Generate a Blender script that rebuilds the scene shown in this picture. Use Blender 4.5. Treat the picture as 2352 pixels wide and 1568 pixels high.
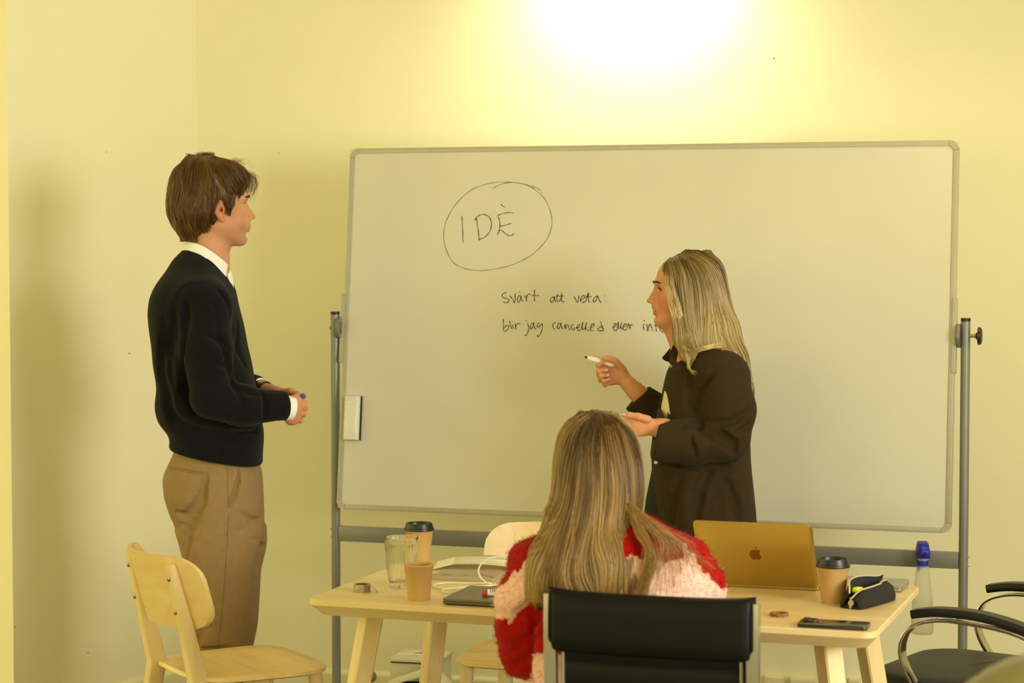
import bpy, bmesh, math, random
import numpy as np
from mathutils import Vector, Matrix
random.seed(7)
rng = np.random.default_rng(11)

# ---------------------------------------------------------------- clean
for o in list(bpy.data.objects):
    bpy.data.objects.remove(o)
SC = bpy.context.scene
COL = SC.collection

# ---------------------------------------------------------------- camera
IMG_W, IMG_H, FPX = 2352, 1568, 4900.0
CAM_H, HORIZON = 1.616, 556.0
PITCH = math.atan((IMG_H / 2 - HORIZON) / FPX)
cam_d = bpy.data.cameras.new('camera')
cam_d.sensor_width = 36.0
cam_d.lens = FPX / IMG_W * 36.0
cam = bpy.data.objects.new('camera', cam_d)
cam.location = (0, 0, CAM_H)
cam.rotation_euler = (math.pi / 2 - PITCH, 0, 0)
cam_d.clip_start = 0.05
cam_d.dof.use_dof = True
cam_d.dof.focus_distance = 5.9
cam_d.dof.aperture_fstop = 4.0
COL.objects.link(cam)
SC.camera = cam

# ---------------------------------------------------------------- view
SC.view_settings.view_transform = 'Standard'
SC.view_settings.look = 'None'
SC.view_settings.gamma = 1.0
SC.view_settings.use_curve_mapping = False
SC.view_settings.exposure = 0.0

# ---------------------------------------------------------------- light
world = bpy.data.worlds.new('world')
SC.world = world
world.use_nodes = True
bg = world.node_tree.nodes['Background']
bg.inputs[0].default_value = (1.0, 0.90, 0.36, 1)
bg.inputs[1].default_value = 2.2

WARM = (1.0, 0.85, 0.38)
DAY = (1.0, 0.98, 0.80)


def add_light(name, kind, loc, target, power, color, size=0.1, **kw):
    d = bpy.data.lights.new(name, kind)
    d.energy = power
    d.color = color
    if kind == 'AREA':
        d.shape = 'RECTANGLE'
        d.size = size
        d.size_y = kw.get('size_y', size)
    elif kind == 'SPOT':
        d.shadow_soft_size = size
        d.spot_size = kw.get('angle', 1.6)
        d.spot_blend = kw.get('blend', 0.8)
    else:
        d.shadow_soft_size = size
    o = bpy.data.objects.new(name, d)
    o.location = loc
    v = Vector(target) - Vector(loc)
    o.rotation_euler = v.to_track_quat('-Z', 'Y').to_euler()
    COL.objects.link(o)
    return o


# daylight from the window side on the right, the ceiling lamp that throws the cup and laptop
# shadows, the ceiling spot that makes the glow on the wall, and the lamp of the corridor on the left
add_light('window_right_offscreen', 'AREA', (4.2, 1.6, 2.0), (-1.4, 7.2, 1.3), 215, (1.0, 1.0, 0.94), 2.6, size_y=1.6)
add_light('ceiling_spot_wall_offscreen', 'SPOT', (0.37, 7.08, 2.78), (0.43, 7.40, 2.36), 56, (1.0, 0.97, 0.72), 0.04, angle=2.3, blend=1.0)
add_light('ceiling_downlight_offscreen', 'SPOT', (1.6, 6.0, 2.92), (1.5, 5.9, 0), 26, WARM, 0.07, angle=2.3, blend=0.9)
add_light('corridor_lamp_offscreen', 'POINT', (-2.6, 7.9, 2.7), (0, 0, 0), 18, (1.0, 0.88, 0.36), 0.15)

# ---------------------------------------------------------------- pixel helpers
CP, SP = math.cos(PITCH), math.sin(PITCH)


def ray(px, py):
    xc = (px - IMG_W / 2) / FPX
    yc = (IMG_H / 2 - py) / FPX
    return Vector((xc, CP + yc * SP, -SP + yc * CP))


def at_y(px, py, Y):
    d = ray(px, py)
    return Vector((0, 0, CAM_H)) + d * (Y / d.y)


def at_z(px, py, z):
    d = ray(px, py)
    return Vector((0, 0, CAM_H)) + d * ((z - CAM_H) / d.z)


def at_plane(px, py, p, n):
    d = ray(px, py)
    o = Vector((0, 0, CAM_H))
    return o + d * ((Vector(p) - o).dot(n) / d.dot(n))


# ---------------------------------------------------------------- materials
def lin(c):
    return tuple(((x / 255.0) / 12.92 if x / 255.0 <= 0.04045 else ((x / 255.0 + 0.055) / 1.055) ** 2.4) for x in c)


MATS = {}


def mat(name, rgb, rough=0.6, metal=0.0, var=0.08, vscale=6.0, bump=0.0, bscale=60.0, stretch=(1, 1, 1), spec=0.5,
        trans=0.0, coat=0.0, attr=None, sheen=0.0, sss=0.0, ior=1.5, aniso=0.0):
    if name in MATS:
        return MATS[name]
    m = bpy.data.materials.new(name)
    m.use_nodes = True
    nt = m.node_tree
    b = nt.nodes['Principled BSDF']
    tc = nt.nodes.new('ShaderNodeTexCoord')
    mp = nt.nodes.new('ShaderNodeMapping')
    mp.inputs['Scale'].default_value = stretch
    nt.links.new(tc.outputs['Object'], mp.inputs[0])
    nz = nt.nodes.new('ShaderNodeTexNoise')
    nz.inputs['Scale'].default_value = vscale
    nz.inputs['Detail'].default_value = 4
    nt.links.new(mp.outputs[0], nz.inputs['Vector'])
    mx = nt.nodes.new('ShaderNodeMix')
    mx.data_type = 'RGBA'
    mx.blend_type = 'MULTIPLY'
    mx.inputs[0].default_value = 1.0
    rp = nt.nodes.new('ShaderNodeMapRange')
    rp.inputs['From Min'].default_value = 0.3
    rp.inputs['From Max'].default_value = 0.7
    rp.inputs['To Min'].default_value = 1 - var
    rp.inputs['To Max'].default_value = 1 + var * 0.5
    nt.links.new(nz.outputs[0], rp.inputs[0])
    nt.links.new(rp.outputs[0], mx.inputs[7])
    if attr:
        at = nt.nodes.new('ShaderNodeAttribute')
        at.attribute_name = attr
        nt.links.new(at.outputs['Color'], mx.inputs[6])
    else:
        mx.inputs[6].default_value = (*lin(rgb), 1)
    nt.links.new(mx.outputs[2], b.inputs['Base Color'])
    b.inputs['Roughness'].default_value = rough
    b.inputs['Metallic'].default_value = metal
    b.inputs['Specular IOR Level'].default_value = spec
    b.inputs['Transmission Weight'].default_value = trans
    b.inputs['IOR'].default_value = ior
    b.inputs['Coat Weight'].default_value = coat
    b.inputs['Sheen Weight'].default_value = sheen
    b.inputs['Anisotropic'].default_value = aniso
    if sss > 0:
        b.inputs['Subsurface Weight'].default_value = sss
        b.inputs['Subsurface Radius'].default_value = (0.012, 0.004, 0.002)
        b.inputs['Subsurface Scale'].default_value = 1.0
    if bump > 0:
        bz = nt.nodes.new('ShaderNodeTexNoise')
        bz.inputs['Scale'].default_value = bscale
        bz.inputs['Detail'].default_value = 3
        nt.links.new(mp.outputs[0], bz.inputs['Vector'])
        bp = nt.nodes.new('ShaderNodeBump')
        bp.inputs['Strength'].default_value = bump
        bp.inputs['Distance'].default_value = 0.004
        nt.links.new(bz.outputs[0], bp.inputs['Height'])
        nt.links.new(bp.outputs[0], b.inputs['Normal'])
    MATS[name] = m
    return m


def wood(name, a, c, scale=2.2, rough=0.42, axis=0, dist=2.5):
    m = bpy.data.materials.new(name)
    m.use_nodes = True
    nt = m.node_tree
    b = nt.nodes['Principled BSDF']
    tc = nt.nodes.new('ShaderNodeTexCoord')
    mp = nt.nodes.new('ShaderNodeMapping')
    s = [9.0, 9.0, 9.0]
    s[axis] = 0.9
    mp.inputs['Scale'].default_value = s
    nt.links.new(tc.outputs['Object'], mp.inputs[0])
    nz = nt.nodes.new('ShaderNodeTexNoise')
    nz.inputs['Scale'].default_value = scale
    nz.inputs['Detail'].default_value = 6
    nz.inputs['Distortion'].default_value = dist
    nt.links.new(mp.outputs[0], nz.inputs['Vector'])
    cr = nt.nodes.new('ShaderNodeValToRGB')
    cr.color_ramp.elements[0].position = 0.30
    cr.color_ramp.elements[1].position = 0.72
    cr.color_ramp.elements[0].color = (*lin(a), 1)
    cr.color_ramp.elements[1].color = (*lin(c), 1)
    nt.links.new(nz.outputs[0], cr.inputs[0])
    nt.links.new(cr.outputs[0], b.inputs['Base Color'])
    b.inputs['Roughness'].default_value = rough
    bp = nt.nodes.new('ShaderNodeBump')
    bp.inputs['Strength'].default_value = 0.05
    bp.inputs['Distance'].default_value = 0.002
    nt.links.new(nz.outputs[0], bp.inputs['Height'])
    nt.links.new(bp.outputs[0], b.inputs['Normal'])
    return m


# ---------------------------------------------------------------- mesh helpers
class G:
    """collects vertices and faces of ONE mesh"""

    def __init__(s):
        s.v, s.f = [], []

    def add(s, v, f):
        n = len(s.v)
        s.v += [tuple(p) for p in v]
        s.f += [tuple(i + n for i in q) for q in f]
        return s

    def box(s, lo, hi, M=None):
        x0, y0, z0 = lo
        x1, y1, z1 = hi
        v = [(x0, y0, z0), (x1, y0, z0), (x1, y1, z0), (x0, y1, z0), (x0, y0, z1), (x1, y0, z1), (x1, y1, z1), (x0, y1, z1)]
        if M is not None:
            v = [M @ Vector(p) for p in v]
        return s.add(v, [(0, 3, 2, 1), (4, 5, 6, 7), (0, 1, 5, 4), (1, 2, 6, 5), (2, 3, 7, 6), (3, 0, 4, 7)])

    def loft(s, rings, cap=True, closed=True):
        n = len(rings[0])
        v = [p for r in rings for p in r]
        f = []
        for i in range(len(rings) - 1):
            for j in range(n if closed else n - 1):
                k = (j + 1) % n
                f.append((i * n + j, i * n + k, (i + 1) * n + k, (i + 1) * n + j))
        if cap:
            f.append(tuple(range(n - 1, -1, -1)))
            f.append(tuple((len(rings) - 1) * n + j for j in range(n)))
        return s.add(v, f)

    def tube(s, pts, r, n=10, cap=True, flat=None):
        pts = [Vector(p) for p in pts]
        rs = r if isinstance(r, (list, tuple)) else [r] * len(pts)
        rings = []
        up = None
        for i, p in enumerate(pts):
            t = (pts[min(i + 1, len(pts) - 1)] - pts[max(i - 1, 0)]).normalized()
            if up is None:
                a = Vector((0, 0, 1)) if abs(t.z) < 0.9 else Vector((1, 0, 0))
                if flat is not None:
                    a = Vector(flat[2])
                up = (a - t * a.dot(t)).normalized()
            else:
                up = (up - t * up.dot(t)).normalized()
            sd = t.cross(up)
            if flat is not None:
                rings.append([p + up * (flat[0] * math.copysign(min(1, abs(math.cos(q)) * 1.35), math.cos(q))) +
                              sd * (flat[1] * math.copysign(min(1, abs(math.sin(q)) * 1.35), math.sin(q)))
                              for q in [2 * math.pi * (k + .5) / n for k in range(n)]])
            else:
                rings.append([p + (up * math.cos(2 * math.pi * k / n) + sd * math.sin(2 * math.pi * k / n)) * rs[i] for k in range(n)])
        return s.loft(rings, cap)

    def lathe(s, prof, n=32, M=None, fluting=None):
        rings = []
        for (r, z) in prof:
            ring = []
            for k in range(n):
                a = 2 * math.pi * k / n
                rr = r * (fluting(a, z) if fluting else 1)
                p = Vector((rr * math.cos(a), rr * math.sin(a), z))
                ring.append(M @ p if M is not None else p)
            rings.append(ring)
        return s.loft(rings, True)


def link(name, me, m, parent=None, smooth=True, loc=None):
    if m is not None:
        me.materials.append(m)
    if smooth:
        me.shade_smooth()
    o = bpy.data.objects.new(name, me)
    COL.objects.link(o)
    if loc is not None:
        o.location = loc
    if parent is not None:
        o.parent = parent
    return o


def mk(name, g, m, parent=None, smooth=False, bevel=0.0, seg=2, autos=None, base=None):
    """base: world point that becomes the origin (vertices given in world)"""
    me = bpy.data.meshes.new(name)
    v = g.v
    if base is not None:
        v = [(p[0] - base[0], p[1] - base[1], p[2] - base[2]) for p in v]
    me.from_pydata(v, [], g.f)
    me.update()
    bm = bmesh.new()
    bm.from_mesh(me)
    bmesh.ops.recalc_face_normals(bm, faces=bm.faces)
    if bevel > 0:
        es = [e for e in bm.edges if len(e.link_faces) == 2 and e.calc_face_angle(0) > 0.5]
        bmesh.ops.bevel(bm, geom=es, offset=bevel, segments=seg, affect='EDGES', profile=0.6, clamp_overlap=True)
    bm.to_mesh(me)
    bm.free()
    o = link(name, me, m, parent, smooth or bevel > 0, base if (base is not None and parent is None) else None)
    if smooth or bevel > 0:
        try:
            me.set_sharp_from_angle(angle=autos if autos else math.radians(40))
        except Exception:
            pass
    return o


def tag(o, label=None, cat=None, group=None, kind=None):
    if label:
        o['label'] = label
    if cat:
        o['category'] = cat
    if group:
        o['group'] = group
    if kind:
        o['kind'] = kind
    return o


def thing(name, loc, rz=0, label=None, cat=None, group=None):
    o = bpy.data.objects.new(name, None)
    o.empty_display_size = 0.1
    o.location = loc
    o.rotation_euler = (0, 0, rz)
    COL.objects.link(o)
    return tag(o, label, cat, group)


def frame(o, x, y=None, z=None):
    """matrix with axes x (dir), z (up), located at o"""
    x = Vector(x).normalized()
    z = Vector(z if z is not None else (0, 0, 1)).normalized()
    y = z.cross(x).normalized()
    z = x.cross(y).normalized()
    return Matrix(((x.x, y.x, z.x, o[0]), (x.y, y.y, z.y, o[1]), (x.z, y.z, z.z, o[2]), (0, 0, 0, 1)))


def rrect(w, d, r, n=6, cx=0, cy=0):
    pts = []
    for (sx, sy, a0) in ((1, 1, 0), (-1, 1, 90), (-1, -1, 180), (1, -1, 270)):
        for k in range(n + 1):
            a = math.radians(a0 + 90 * k / n)
            pts.append((cx + sx * (w / 2 - r) + r * math.cos(a), cy + sy * (d / 2 - r) + r * math.sin(a)))
    return pts


def spline(pts, n=8):
    """Catmull-Rom through the points"""
    P = [Vector(p) for p in pts]
    if len(P) < 3:
        return P
    out = []
    for i in range(len(P) - 1):
        p0, p1, p2, p3 = P[max(i - 1, 0)], P[i], P[i + 1], P[min(i + 2, len(P) - 1)]
        for k in range(n):
            t = k / n
            out.append(0.5 * ((2 * p1) + (p2 - p0) * t + (2 * p0 - 5 * p1 + 4 * p2 - p3) * t * t + (3 * p1 - p0 - 3 * p2 + p3) * t ** 3))
    out.append(P[-1])
    return out


# ================================================================ room
M_wall = mat('painted_wall', (247, 240, 206), 0.85, var=0.03, vscale=1.3, bump=0.06, bscale=90)
M_floor = mat('grey_vinyl_floor', (116, 108, 88), 0.5, var=0.15, vscale=9)
M_ceil = mat('ceiling_paint', (240, 236, 220), 0.9, var=0.02)
M_base = mat('baseboard_paint', (238, 230, 190), 0.5, var=0.02)

WTH = math.radians(14)
corner = at_z(460, 1521, 0.08)
corner.z = 0
wd = Vector((math.cos(WTH), -math.sin(WTH), 0))          # along the back wall
wn = Vector((math.sin(WTH), math.cos(WTH), 0))           # away from the room
ld = Vector((math.sin(math.radians(31.5)), math.cos(math.radians(31.5)), 0))  # left wall, receding
# end of the left wall seen at pixel column 22
k = (22 - IMG_W / 2) / FPX
tl = (corner.x - k * corner.y) / (ld.x - k * ld.y)
left_end = corner - ld * tl
CEIL = 3.0


def wall_slab(name, a, b, out, h=CEIL, th=0.12, m=None, z0=0.0):
    g = G()
    rings = []
    for z in (z0, h):
        rings.append([Vector((p.x, p.y, z)) for p in (a, b, b + out * th, a + out * th)])
    g.loft(rings)
    return tag(mk(name, g, m or M_wall), kind='structure')


ln = Vector((-ld.y, ld.x, 0))
wall_slab('wall_back', corner, corner + wd * 5.2, wn)
wall_slab('wall_left', left_end, corner + ld * 0.12, ln)
wall_slab('wall_right_unseen', Vector((3.3, 3.4, 0)), Vector((3.3, 7.4, 0)), Vector((1, 0, 0)))  # unseen side wall, added to block world light from the right
cw = left_end + Vector((-0.6, 1.7, 0))
wall_slab('wall_corridor', cw + Vector((-2.4, 0, 0)), cw + Vector((1.0, 0, 0)), Vector((0, 1, 0)))
g = G().box((-6, -3.5, -0.1), (6.5, 10, 0))
tag(mk('floor', g, M_floor), kind='structure')
g = G().box((-6, -3.5, CEIL), (6.5, 10, CEIL + 0.1))
tag(mk('ceiling', g, M_ceil), kind='structure')


def baseboard(name, a, b, inward):
    g = G()
    d = (b - a)
    prof = [(0, 0), (0.016, 0), (0.016, 0.066), (0.013, 0.074), (0.006, 0.08), (0, 0.08)]
    rings = [[p + inward * q[0] + Vector((0, 0, q[1])) for q in prof] for p in (a, b)]
    g.loft(rings)
    return tag(mk(name, g, M_base), kind='structure')


baseboard('baseboard_back', corner, corner + wd * 5.2, -wn)
baseboard('baseboard_left', left_end, corner, -ln)

# ================================================================ whiteboard on its stand
BT, BTI = 0.30438, 0.11289
BC = Vector((0.39496, 6.78679, 1.33176))
bu = Vector((math.cos(BT), -math.sin(BT), 0))
bh = Vector((math.sin(BT), math.cos(BT), 0))
bv = Vector((0, 0, math.cos(BTI))) + bh * math.sin(BTI)
bn = bu.cross(bv).normalized()          # check sign below: must face the camera
if bn.y > 0:
    bn = -bn
BW, BH = 2.0, 1.2
M_alu = mat('brushed_aluminium', (188, 182, 164), 0.45, 0.25, var=0.05, vscale=40)
M_board = mat('whiteboard_enamel', (222, 217, 202), 0.30, var=0.05, vscale=2.2, coat=0.12)
M_steel = mat('grey_painted_steel', (140, 140, 134), 0.42, 0.35, var=0.05, vscale=20)
M_blackp = mat('black_plastic', (26, 25, 24), 0.42, var=0.1)
M_ink = mat('black_marker_ink', (26, 26, 18), 0.6, var=0.25, vscale=60)
M_inkg = mat('faded_marker_ink', (110, 98, 45), 0.6, var=0.35, vscale=30)
M_brass = mat('zinc_bolt', (190, 170, 110), 0.3, 0.9, var=0.05)

WB = thing('whiteboard', (BC.x, BC.y, 0), 0, 'large wheeled whiteboard with handwriting, standing in front of the cream wall', 'whiteboard')
wb0 = Vector((BC.x, BC.y, 0))


def wb(name, g, m, parent=WB, **kw):
    return mk(name, g, m, parent, base=wb0, **kw)


FW = 0.017
Mb = Matrix(((bu.x, -bn.x, bv.x, BC.x), (bu.y, -bn.y, bv.y, BC.y), (bu.z, -bn.z, bv.z, BC.z), (0, 0, 0, 1)))   # x right, y into board, z up
panel = wb('board_panel', G().box((-BW / 2 + .004, -0.002, -BH / 2 + .004), (BW / 2 - .004, 0.016, BH / 2 - .004), Mb), M_board)
R = 0.03
for nm, lo, hi in (('frame_bar', (-BW / 2 + R, -.006, BH / 2 - FW), (BW / 2 - R, .02, BH / 2)),
                   ('frame_bar', (-BW / 2 + R, -.006, -BH / 2), (BW / 2 - R, .02, -BH / 2 + FW)),
                   ('frame_bar', (-BW / 2, -.006, -BH / 2 + R), (-BW / 2 + FW, .02, BH / 2 - R)),
                   ('frame_bar', (BW / 2 - FW, -.006, -BH / 2 + R), (BW / 2, .02, BH / 2 - R))):
    mk(nm, G().box(lo, hi, Mb), M_alu, panel, base=wb0, bevel=0.003)
for sx in (-1, 1):
    for sz in (-1, 1):
        outer, inner = [], []
        for q in range(7):
            a = math.pi / 2 * q / 6
            outer.append((BW / 2 - R + R * math.cos(a), BH / 2 - R + R * math.sin(a)))
            inner.append((BW / 2 - R + (R - FW) * math.cos(a), BH / 2 - R + (R - FW) * math.sin(a)))
        ring = outer + inner[::-1]
        g = G()
        g.loft([[Mb @ Vector((sx * p[0], y, sz * p[1])) for p in ring] for y in (-.007, .021)], cap=False)
        n = len(ring)
        for o_ in (0, n):
            for q in range(6):
                g.f.append((o_ + q, o_ + q + 1, o_ + n - 2 - q, o_ + n - 1 - q))
        mk('frame_corner', g, M_alu, panel, base=wb0)

# --- stand
for s in (-1, 1):
    pc = BC + bu * s * (BW / 2 + 0.031)
    post = wb('post', G().tube([(pc.x, pc.y, 0.10), (pc.x, pc.y, BC.z + 0.045)], 0.0145, 16), M_steel, smooth=True)
    mk('post_cap', G().tube([(pc.x, pc.y, BC.z + 0.044), (pc.x, pc.y, BC.z + 0.054)], 0.0150, 16), M_blackp, post, base=wb0, smooth=True)
    f0 = Vector((pc.x, pc.y, 0.10))
    foot = wb('foot', G().tube([f0 - bh * .32, f0 + bh * .32], 0.021, 14), M_steel, smooth=True)
    for e in (-.29, .29):
        c = f0 + bh * e
        mk('caster', G().tube([c + bu * -.012 + Vector((0, 0, -.065)), c + bu * .012 + Vector((0, 0, -.065))], 0.035, 18), M_blackp, foot, base=wb0, smooth=True)
    # pivot between post and board
    a = BC + bu * s * (BW / 2 + 0.002)
    b = BC + bu * s * (BW / 2 + 0.017)
    disc = wb('pivot_disc', G().tube([a - bn * .0, a + (b - a) * .25, a + (b - a) * .3, b], [0.022, 0.022, 0.037, 0.037], 24), M_steel, smooth=True)
    wb('clamp_bar', G().box((s * (BW / 2) - .010, -.010, -.115), (s * (BW / 2) + .004, .024, .115), Mb), M_alu, bevel=.002)
    if s == 1:
        c = pc + bu * 0.012
        c.z = BC.z
        kb = wb('knob_stem', G().tube([c, c + bu * .026], 0.0055, 12), M_brass, smooth=True)
        mk('knob', G().tube([c + bu * .018, c + bu * .022, c + bu * .025, c + bu * .034, c + bu * .037], [.010, .010, .028, .026, .020], 10), M_blackp, kb, base=wb0, smooth=True)
    else:
        c = pc - bu * 0.010
        c.z = BC.z
        wb('bolt_head', G().tube([c, c - bu * .008], 0.006, 8), M_brass, smooth=True)
ca = BC - bu * (BW / 2 + .031)
cb = BC + bu * (BW / 2 + .031)
Mr = frame((ca.x, ca.y, 0.645), bu)
rail = wb('cross_rail', G().box((.014, -.013, -.025), ((cb - ca).length - .014, .013, .025), Mr), M_steel, bevel=.002)
for s, p in ((-1, ca), (1, cb)):
    for dz in (-.013, .013):
        q = Vector((p.x, p.y, 0.645 + dz)) + bu * s * .013
        mk('bolt_head', G().tube([q, q + bu * s * .005], [0.005, 0.003], 10), M_brass, rail, base=wb0, smooth=True)


# --- handwriting, drawn as thin strokes of ink lying on the enamel
def ink(name, strokes, w, m, label, org, sc, cut=None):
    if cut:
        for a_, b_ in zip([0] + cut, cut + [len(strokes)]):
            ink(name, strokes[a_:b_], w, m, label, org, sc)
        return
    g = G()
    for st in strokes:
        pts = [at_plane(org[0] + x / sc, org[1] + y / sc, BC - bn * -.0026, bn) for x, y in st]
        if len(pts) == 1:
            pts = [pts[0] - bu * .002, pts[0] + bu * .002]
        pts = spline(pts, 6)
        L = []
        for i, p in enumerate(pts):
            t = (pts[min(i + 1, len(pts) - 1)] - pts[max(i - 1, 0)])
            if t.length < 1e-7:
                t = bu
            t.normalize()
            L.append((p, t.cross(bn).normalized()))
        rings = []
        for i, (p, sd) in enumerate(L):
            ww = w * (0.85 + 0.25 * math.sin(i * 0.7)) * (0.6 if i in (0, len(L) - 1) else 1)
            rings.append([p - sd * ww, p - sd * ww + bn * .0004, p + sd * ww + bn * .0004, p + sd * ww])
        g.loft(rings)
    o = mk(name, g, m, panel, base=wb0)
    o['label'] = label
    return o


ZI = ((1000, 400), 6.533)
ink('drawn_circle', [[(860, 215), (960, 160), (1080, 130), (1200, 125), (1330, 150), (1450, 200), (1590, 310), (1690, 450), (1745, 640), (1740, 800), (1680, 960), (1560, 1110), (1400, 1240), (1200, 1340), (1000, 1400), (800, 1435), (620, 1443), (450, 1415), (320, 1360), (230, 1270), (160, 1120), (125, 950), (140, 780), (200, 620), (300, 460), (440, 310), (600, 205), (780, 145), (950, 118), (1150, 120), (1330, 148), (1430, 180), (1485, 218)],
                     [(1455, 172), (1520, 200), (1580, 240)], [(1590, 262), (1605, 283)]], 0.0009, M_inkg, 'thin hand-drawn oval around the word', *ZI)
ink('handwriting', [[(400, 625), (405, 750), (412, 900), (413, 1005), (420, 1010)],
                    [(612, 640), (630, 760), (650, 900), (658, 1000)],
                    [(590, 695), (610, 655), (660, 615), (720, 603), (790, 625), (830, 680), (842, 760), (820, 850), (770, 920), (700, 965), (645, 978)],
                    [(940, 635), (962, 690), (968, 770), (955, 850), (933, 910)], [(925, 625), (1000, 592), (1090, 575), (1180, 583)],
                    [(965, 785), (1050, 762), (1140, 738)], [(955, 850), (990, 840), (1030, 870), (1070, 905), (1120, 922), (1160, 910), (1183, 882)],
                    [(980, 446), (1010, 475), (1042, 490)]], 0.00125, M_ink, 'word in thin black marker capitals', *ZI)
ZT = ((1040, 640), 6.189)
ink('handwriting', [[(762, 200), (730, 200), (700, 240), (715, 265), (770, 280), (798, 300), (790, 325), (755, 343), (720, 325)],
                    [(812, 238), (850, 290), (878, 338), (885, 270), (882, 215), (893, 225)],
                    [(960, 240), (930, 250), (917, 300), (930, 332), (955, 310), (972, 240), (975, 290), (1003, 320)], [(940, 192), (952, 188), (962, 192)],
                    [(1018, 235), (1040, 270), (1050, 320), (1048, 270), (1070, 220), (1095, 218), (1115, 232)],
                    [(1162, 155), (1160, 230), (1163, 320)], [(1128, 240), (1180, 236), (1228, 237)],
                    [(1440, 258), (1405, 270), (1388, 310), (1400, 338), (1430, 310), (1448, 255), (1450, 300), (1470, 335)],
                    [(1490, 215), (1478, 280), (1490, 320), (1515, 315), (1540, 260), (1550, 200), (1545, 300), (1560, 328), (1585, 320)], [(1465, 250), (1520, 246), (1578, 245)],
                    [(1722, 250), (1750, 300), (1775, 332), (1785, 280), (1800, 235)],
                    [(1815, 295), (1850, 285), (1880, 255), (1860, 235), (1830, 260), (1815, 310), (1850, 338), (1890, 310), (1915, 230), (1930, 200), (1925, 270), (1935, 325), (1955, 337)], [(1895, 262), (1940, 255), (1978, 250)],
                    [(2060, 245), (2020, 265), (1993, 315), (2010, 330), (2040, 300), (2062, 245), (2080, 300), (2110, 345)],
                    [(2165, 242)], [(2175, 322)]], 0.00135, M_ink, 'word in black marker on the first written line', *ZT, cut=[7, 10])
ink('handwriting', [[(718, 570), (722, 640), (720, 720), (745, 747), (785, 710), (798, 670), (770, 660), (730, 700)],
                    [(805, 600), (820, 650), (838, 715)], [(848, 655), (858, 690), (868, 712)], [(848, 608)],
                    [(885, 630), (900, 720), (895, 680), (920, 640), (965, 635)],
                    [(1060, 635), (1080, 690), (1070, 750), (1045, 800), (1018, 808)], [(1035, 590), (1055, 608)],
                    [(1150, 625), (1120, 640), (1100, 690), (1110, 715), (1140, 680), (1152, 630), (1160, 690), (1185, 722)],
                    [(1235, 632), (1210, 640), (1200, 680), (1220, 690), (1260, 645), (1272, 650), (1270, 720), (1240, 790), (1205, 822), (1198, 795)],
                    [(1465, 620), (1430, 635), (1420, 670), (1435, 705), (1452, 715)],
                    [(1520, 625), (1495, 640), (1485, 690), (1495, 712), (1525, 680), (1535, 625), (1545, 680), (1570, 715)],
                    [(1585, 650), (1605, 715), (1610, 660), (1635, 655), (1650, 690), (1662, 732)],
                    [(1720, 650), (1690, 665), (1685, 700), (1710, 725), (1740, 700), (1790, 690), (1805, 655), (1780, 655), (1765, 700), (1785, 740), (1820, 715), (1845, 650), (1850, 620), (1838, 650), (1845, 715), (1870, 720), (1895, 660), (1900, 620), (1890, 680), (1900, 725), (1945, 735)],
                    [(1950, 690), (1985, 685), (2010, 645), (1985, 640), (1960, 680), (1965, 730), (2005, 738)],
                    [(2125, 680), (2085, 690), (2062, 715), (2075, 735), (2145, 735), (2125, 690), (2100, 600)], [(2118, 668), (2132, 700), (2140, 728)]],
    0.00135, M_ink, 'word in black marker on the second written line', *ZT, cut=[5, 9])
ZE = ((1380, 700), 11.76)
ink('handwriting', [[(335, 600), (390, 580), (415, 520), (385, 500), (345, 560), (335, 630), (390, 700), (440, 650), (470, 560), (478, 470), (460, 510), (460, 610), (495, 635), (530, 590), (560, 480), (540, 560), (545, 630), (590, 655)],
                    [(600, 590), (660, 575), (690, 530), (660, 505), (610, 560), (600, 640), (650, 680), (700, 650), (755, 505), (785, 645), (800, 570), (830, 535), (878, 548)],
                    [(1165, 500), (1150, 560), (1155, 630), (1175, 685)], [(1155, 410), (1175, 424), (1190, 435)],
                    [(1240, 515), (1255, 620), (1270, 705), (1290, 600), (1335, 515), (1370, 600), (1400, 712)],
                    [(1440, 552), (1470, 550), (1540, 548)], [(1478, 470), (1490, 620), (1502, 722)],
                    [(1600, 600), (1660, 580), (1690, 530), (1640, 510), (1600, 570), (1595, 650), (1640, 720), (1700, 730), (1750, 700)]],
    0.00135, M_ink, 'word in black marker at the end of the second line', *ZE, cut=[2])

# ---- magnetic eraser on the board
ec = at_plane(813, 960, BC, bn)
Me = Mb.copy()
Me.translation = ec
M_whitep = mat('white_plastic', (240, 236, 222), 0.4, var=0.03)
ER = thing('board_eraser', (ec.x, ec.y, ec.z), 0, 'white magnetic eraser stuck to the left edge of the whiteboard', 'eraser')
g = G()
prof = []
zs = [-.072, -.068, -.066, -.062, -.06, -.056, -.054, -.04, .04, .054, .056, .06, .062, .066, .068, .072]
rings = []
for i, z in enumerate(zs):
    d = .030 + (.0018 if i % 2 else 0.0)
    rings.append([Me @ Vector((x, y, z)) for x, y in ((-.026, -.008), (-.025, -d + .004), (-.021, -d), (.018, -d), (.022, -d + .004), (.024, -.008))])
g.loft(rings)
mk('eraser_grip', g, M_whitep, ER, base=ec)
mk('felt_pad', G().box((-.026, -.0085, -.073), (.029, -.0018, .073), Me), mat('dark_felt', (45, 36, 40), 0.95), ER, base=ec, bevel=.002)

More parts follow.
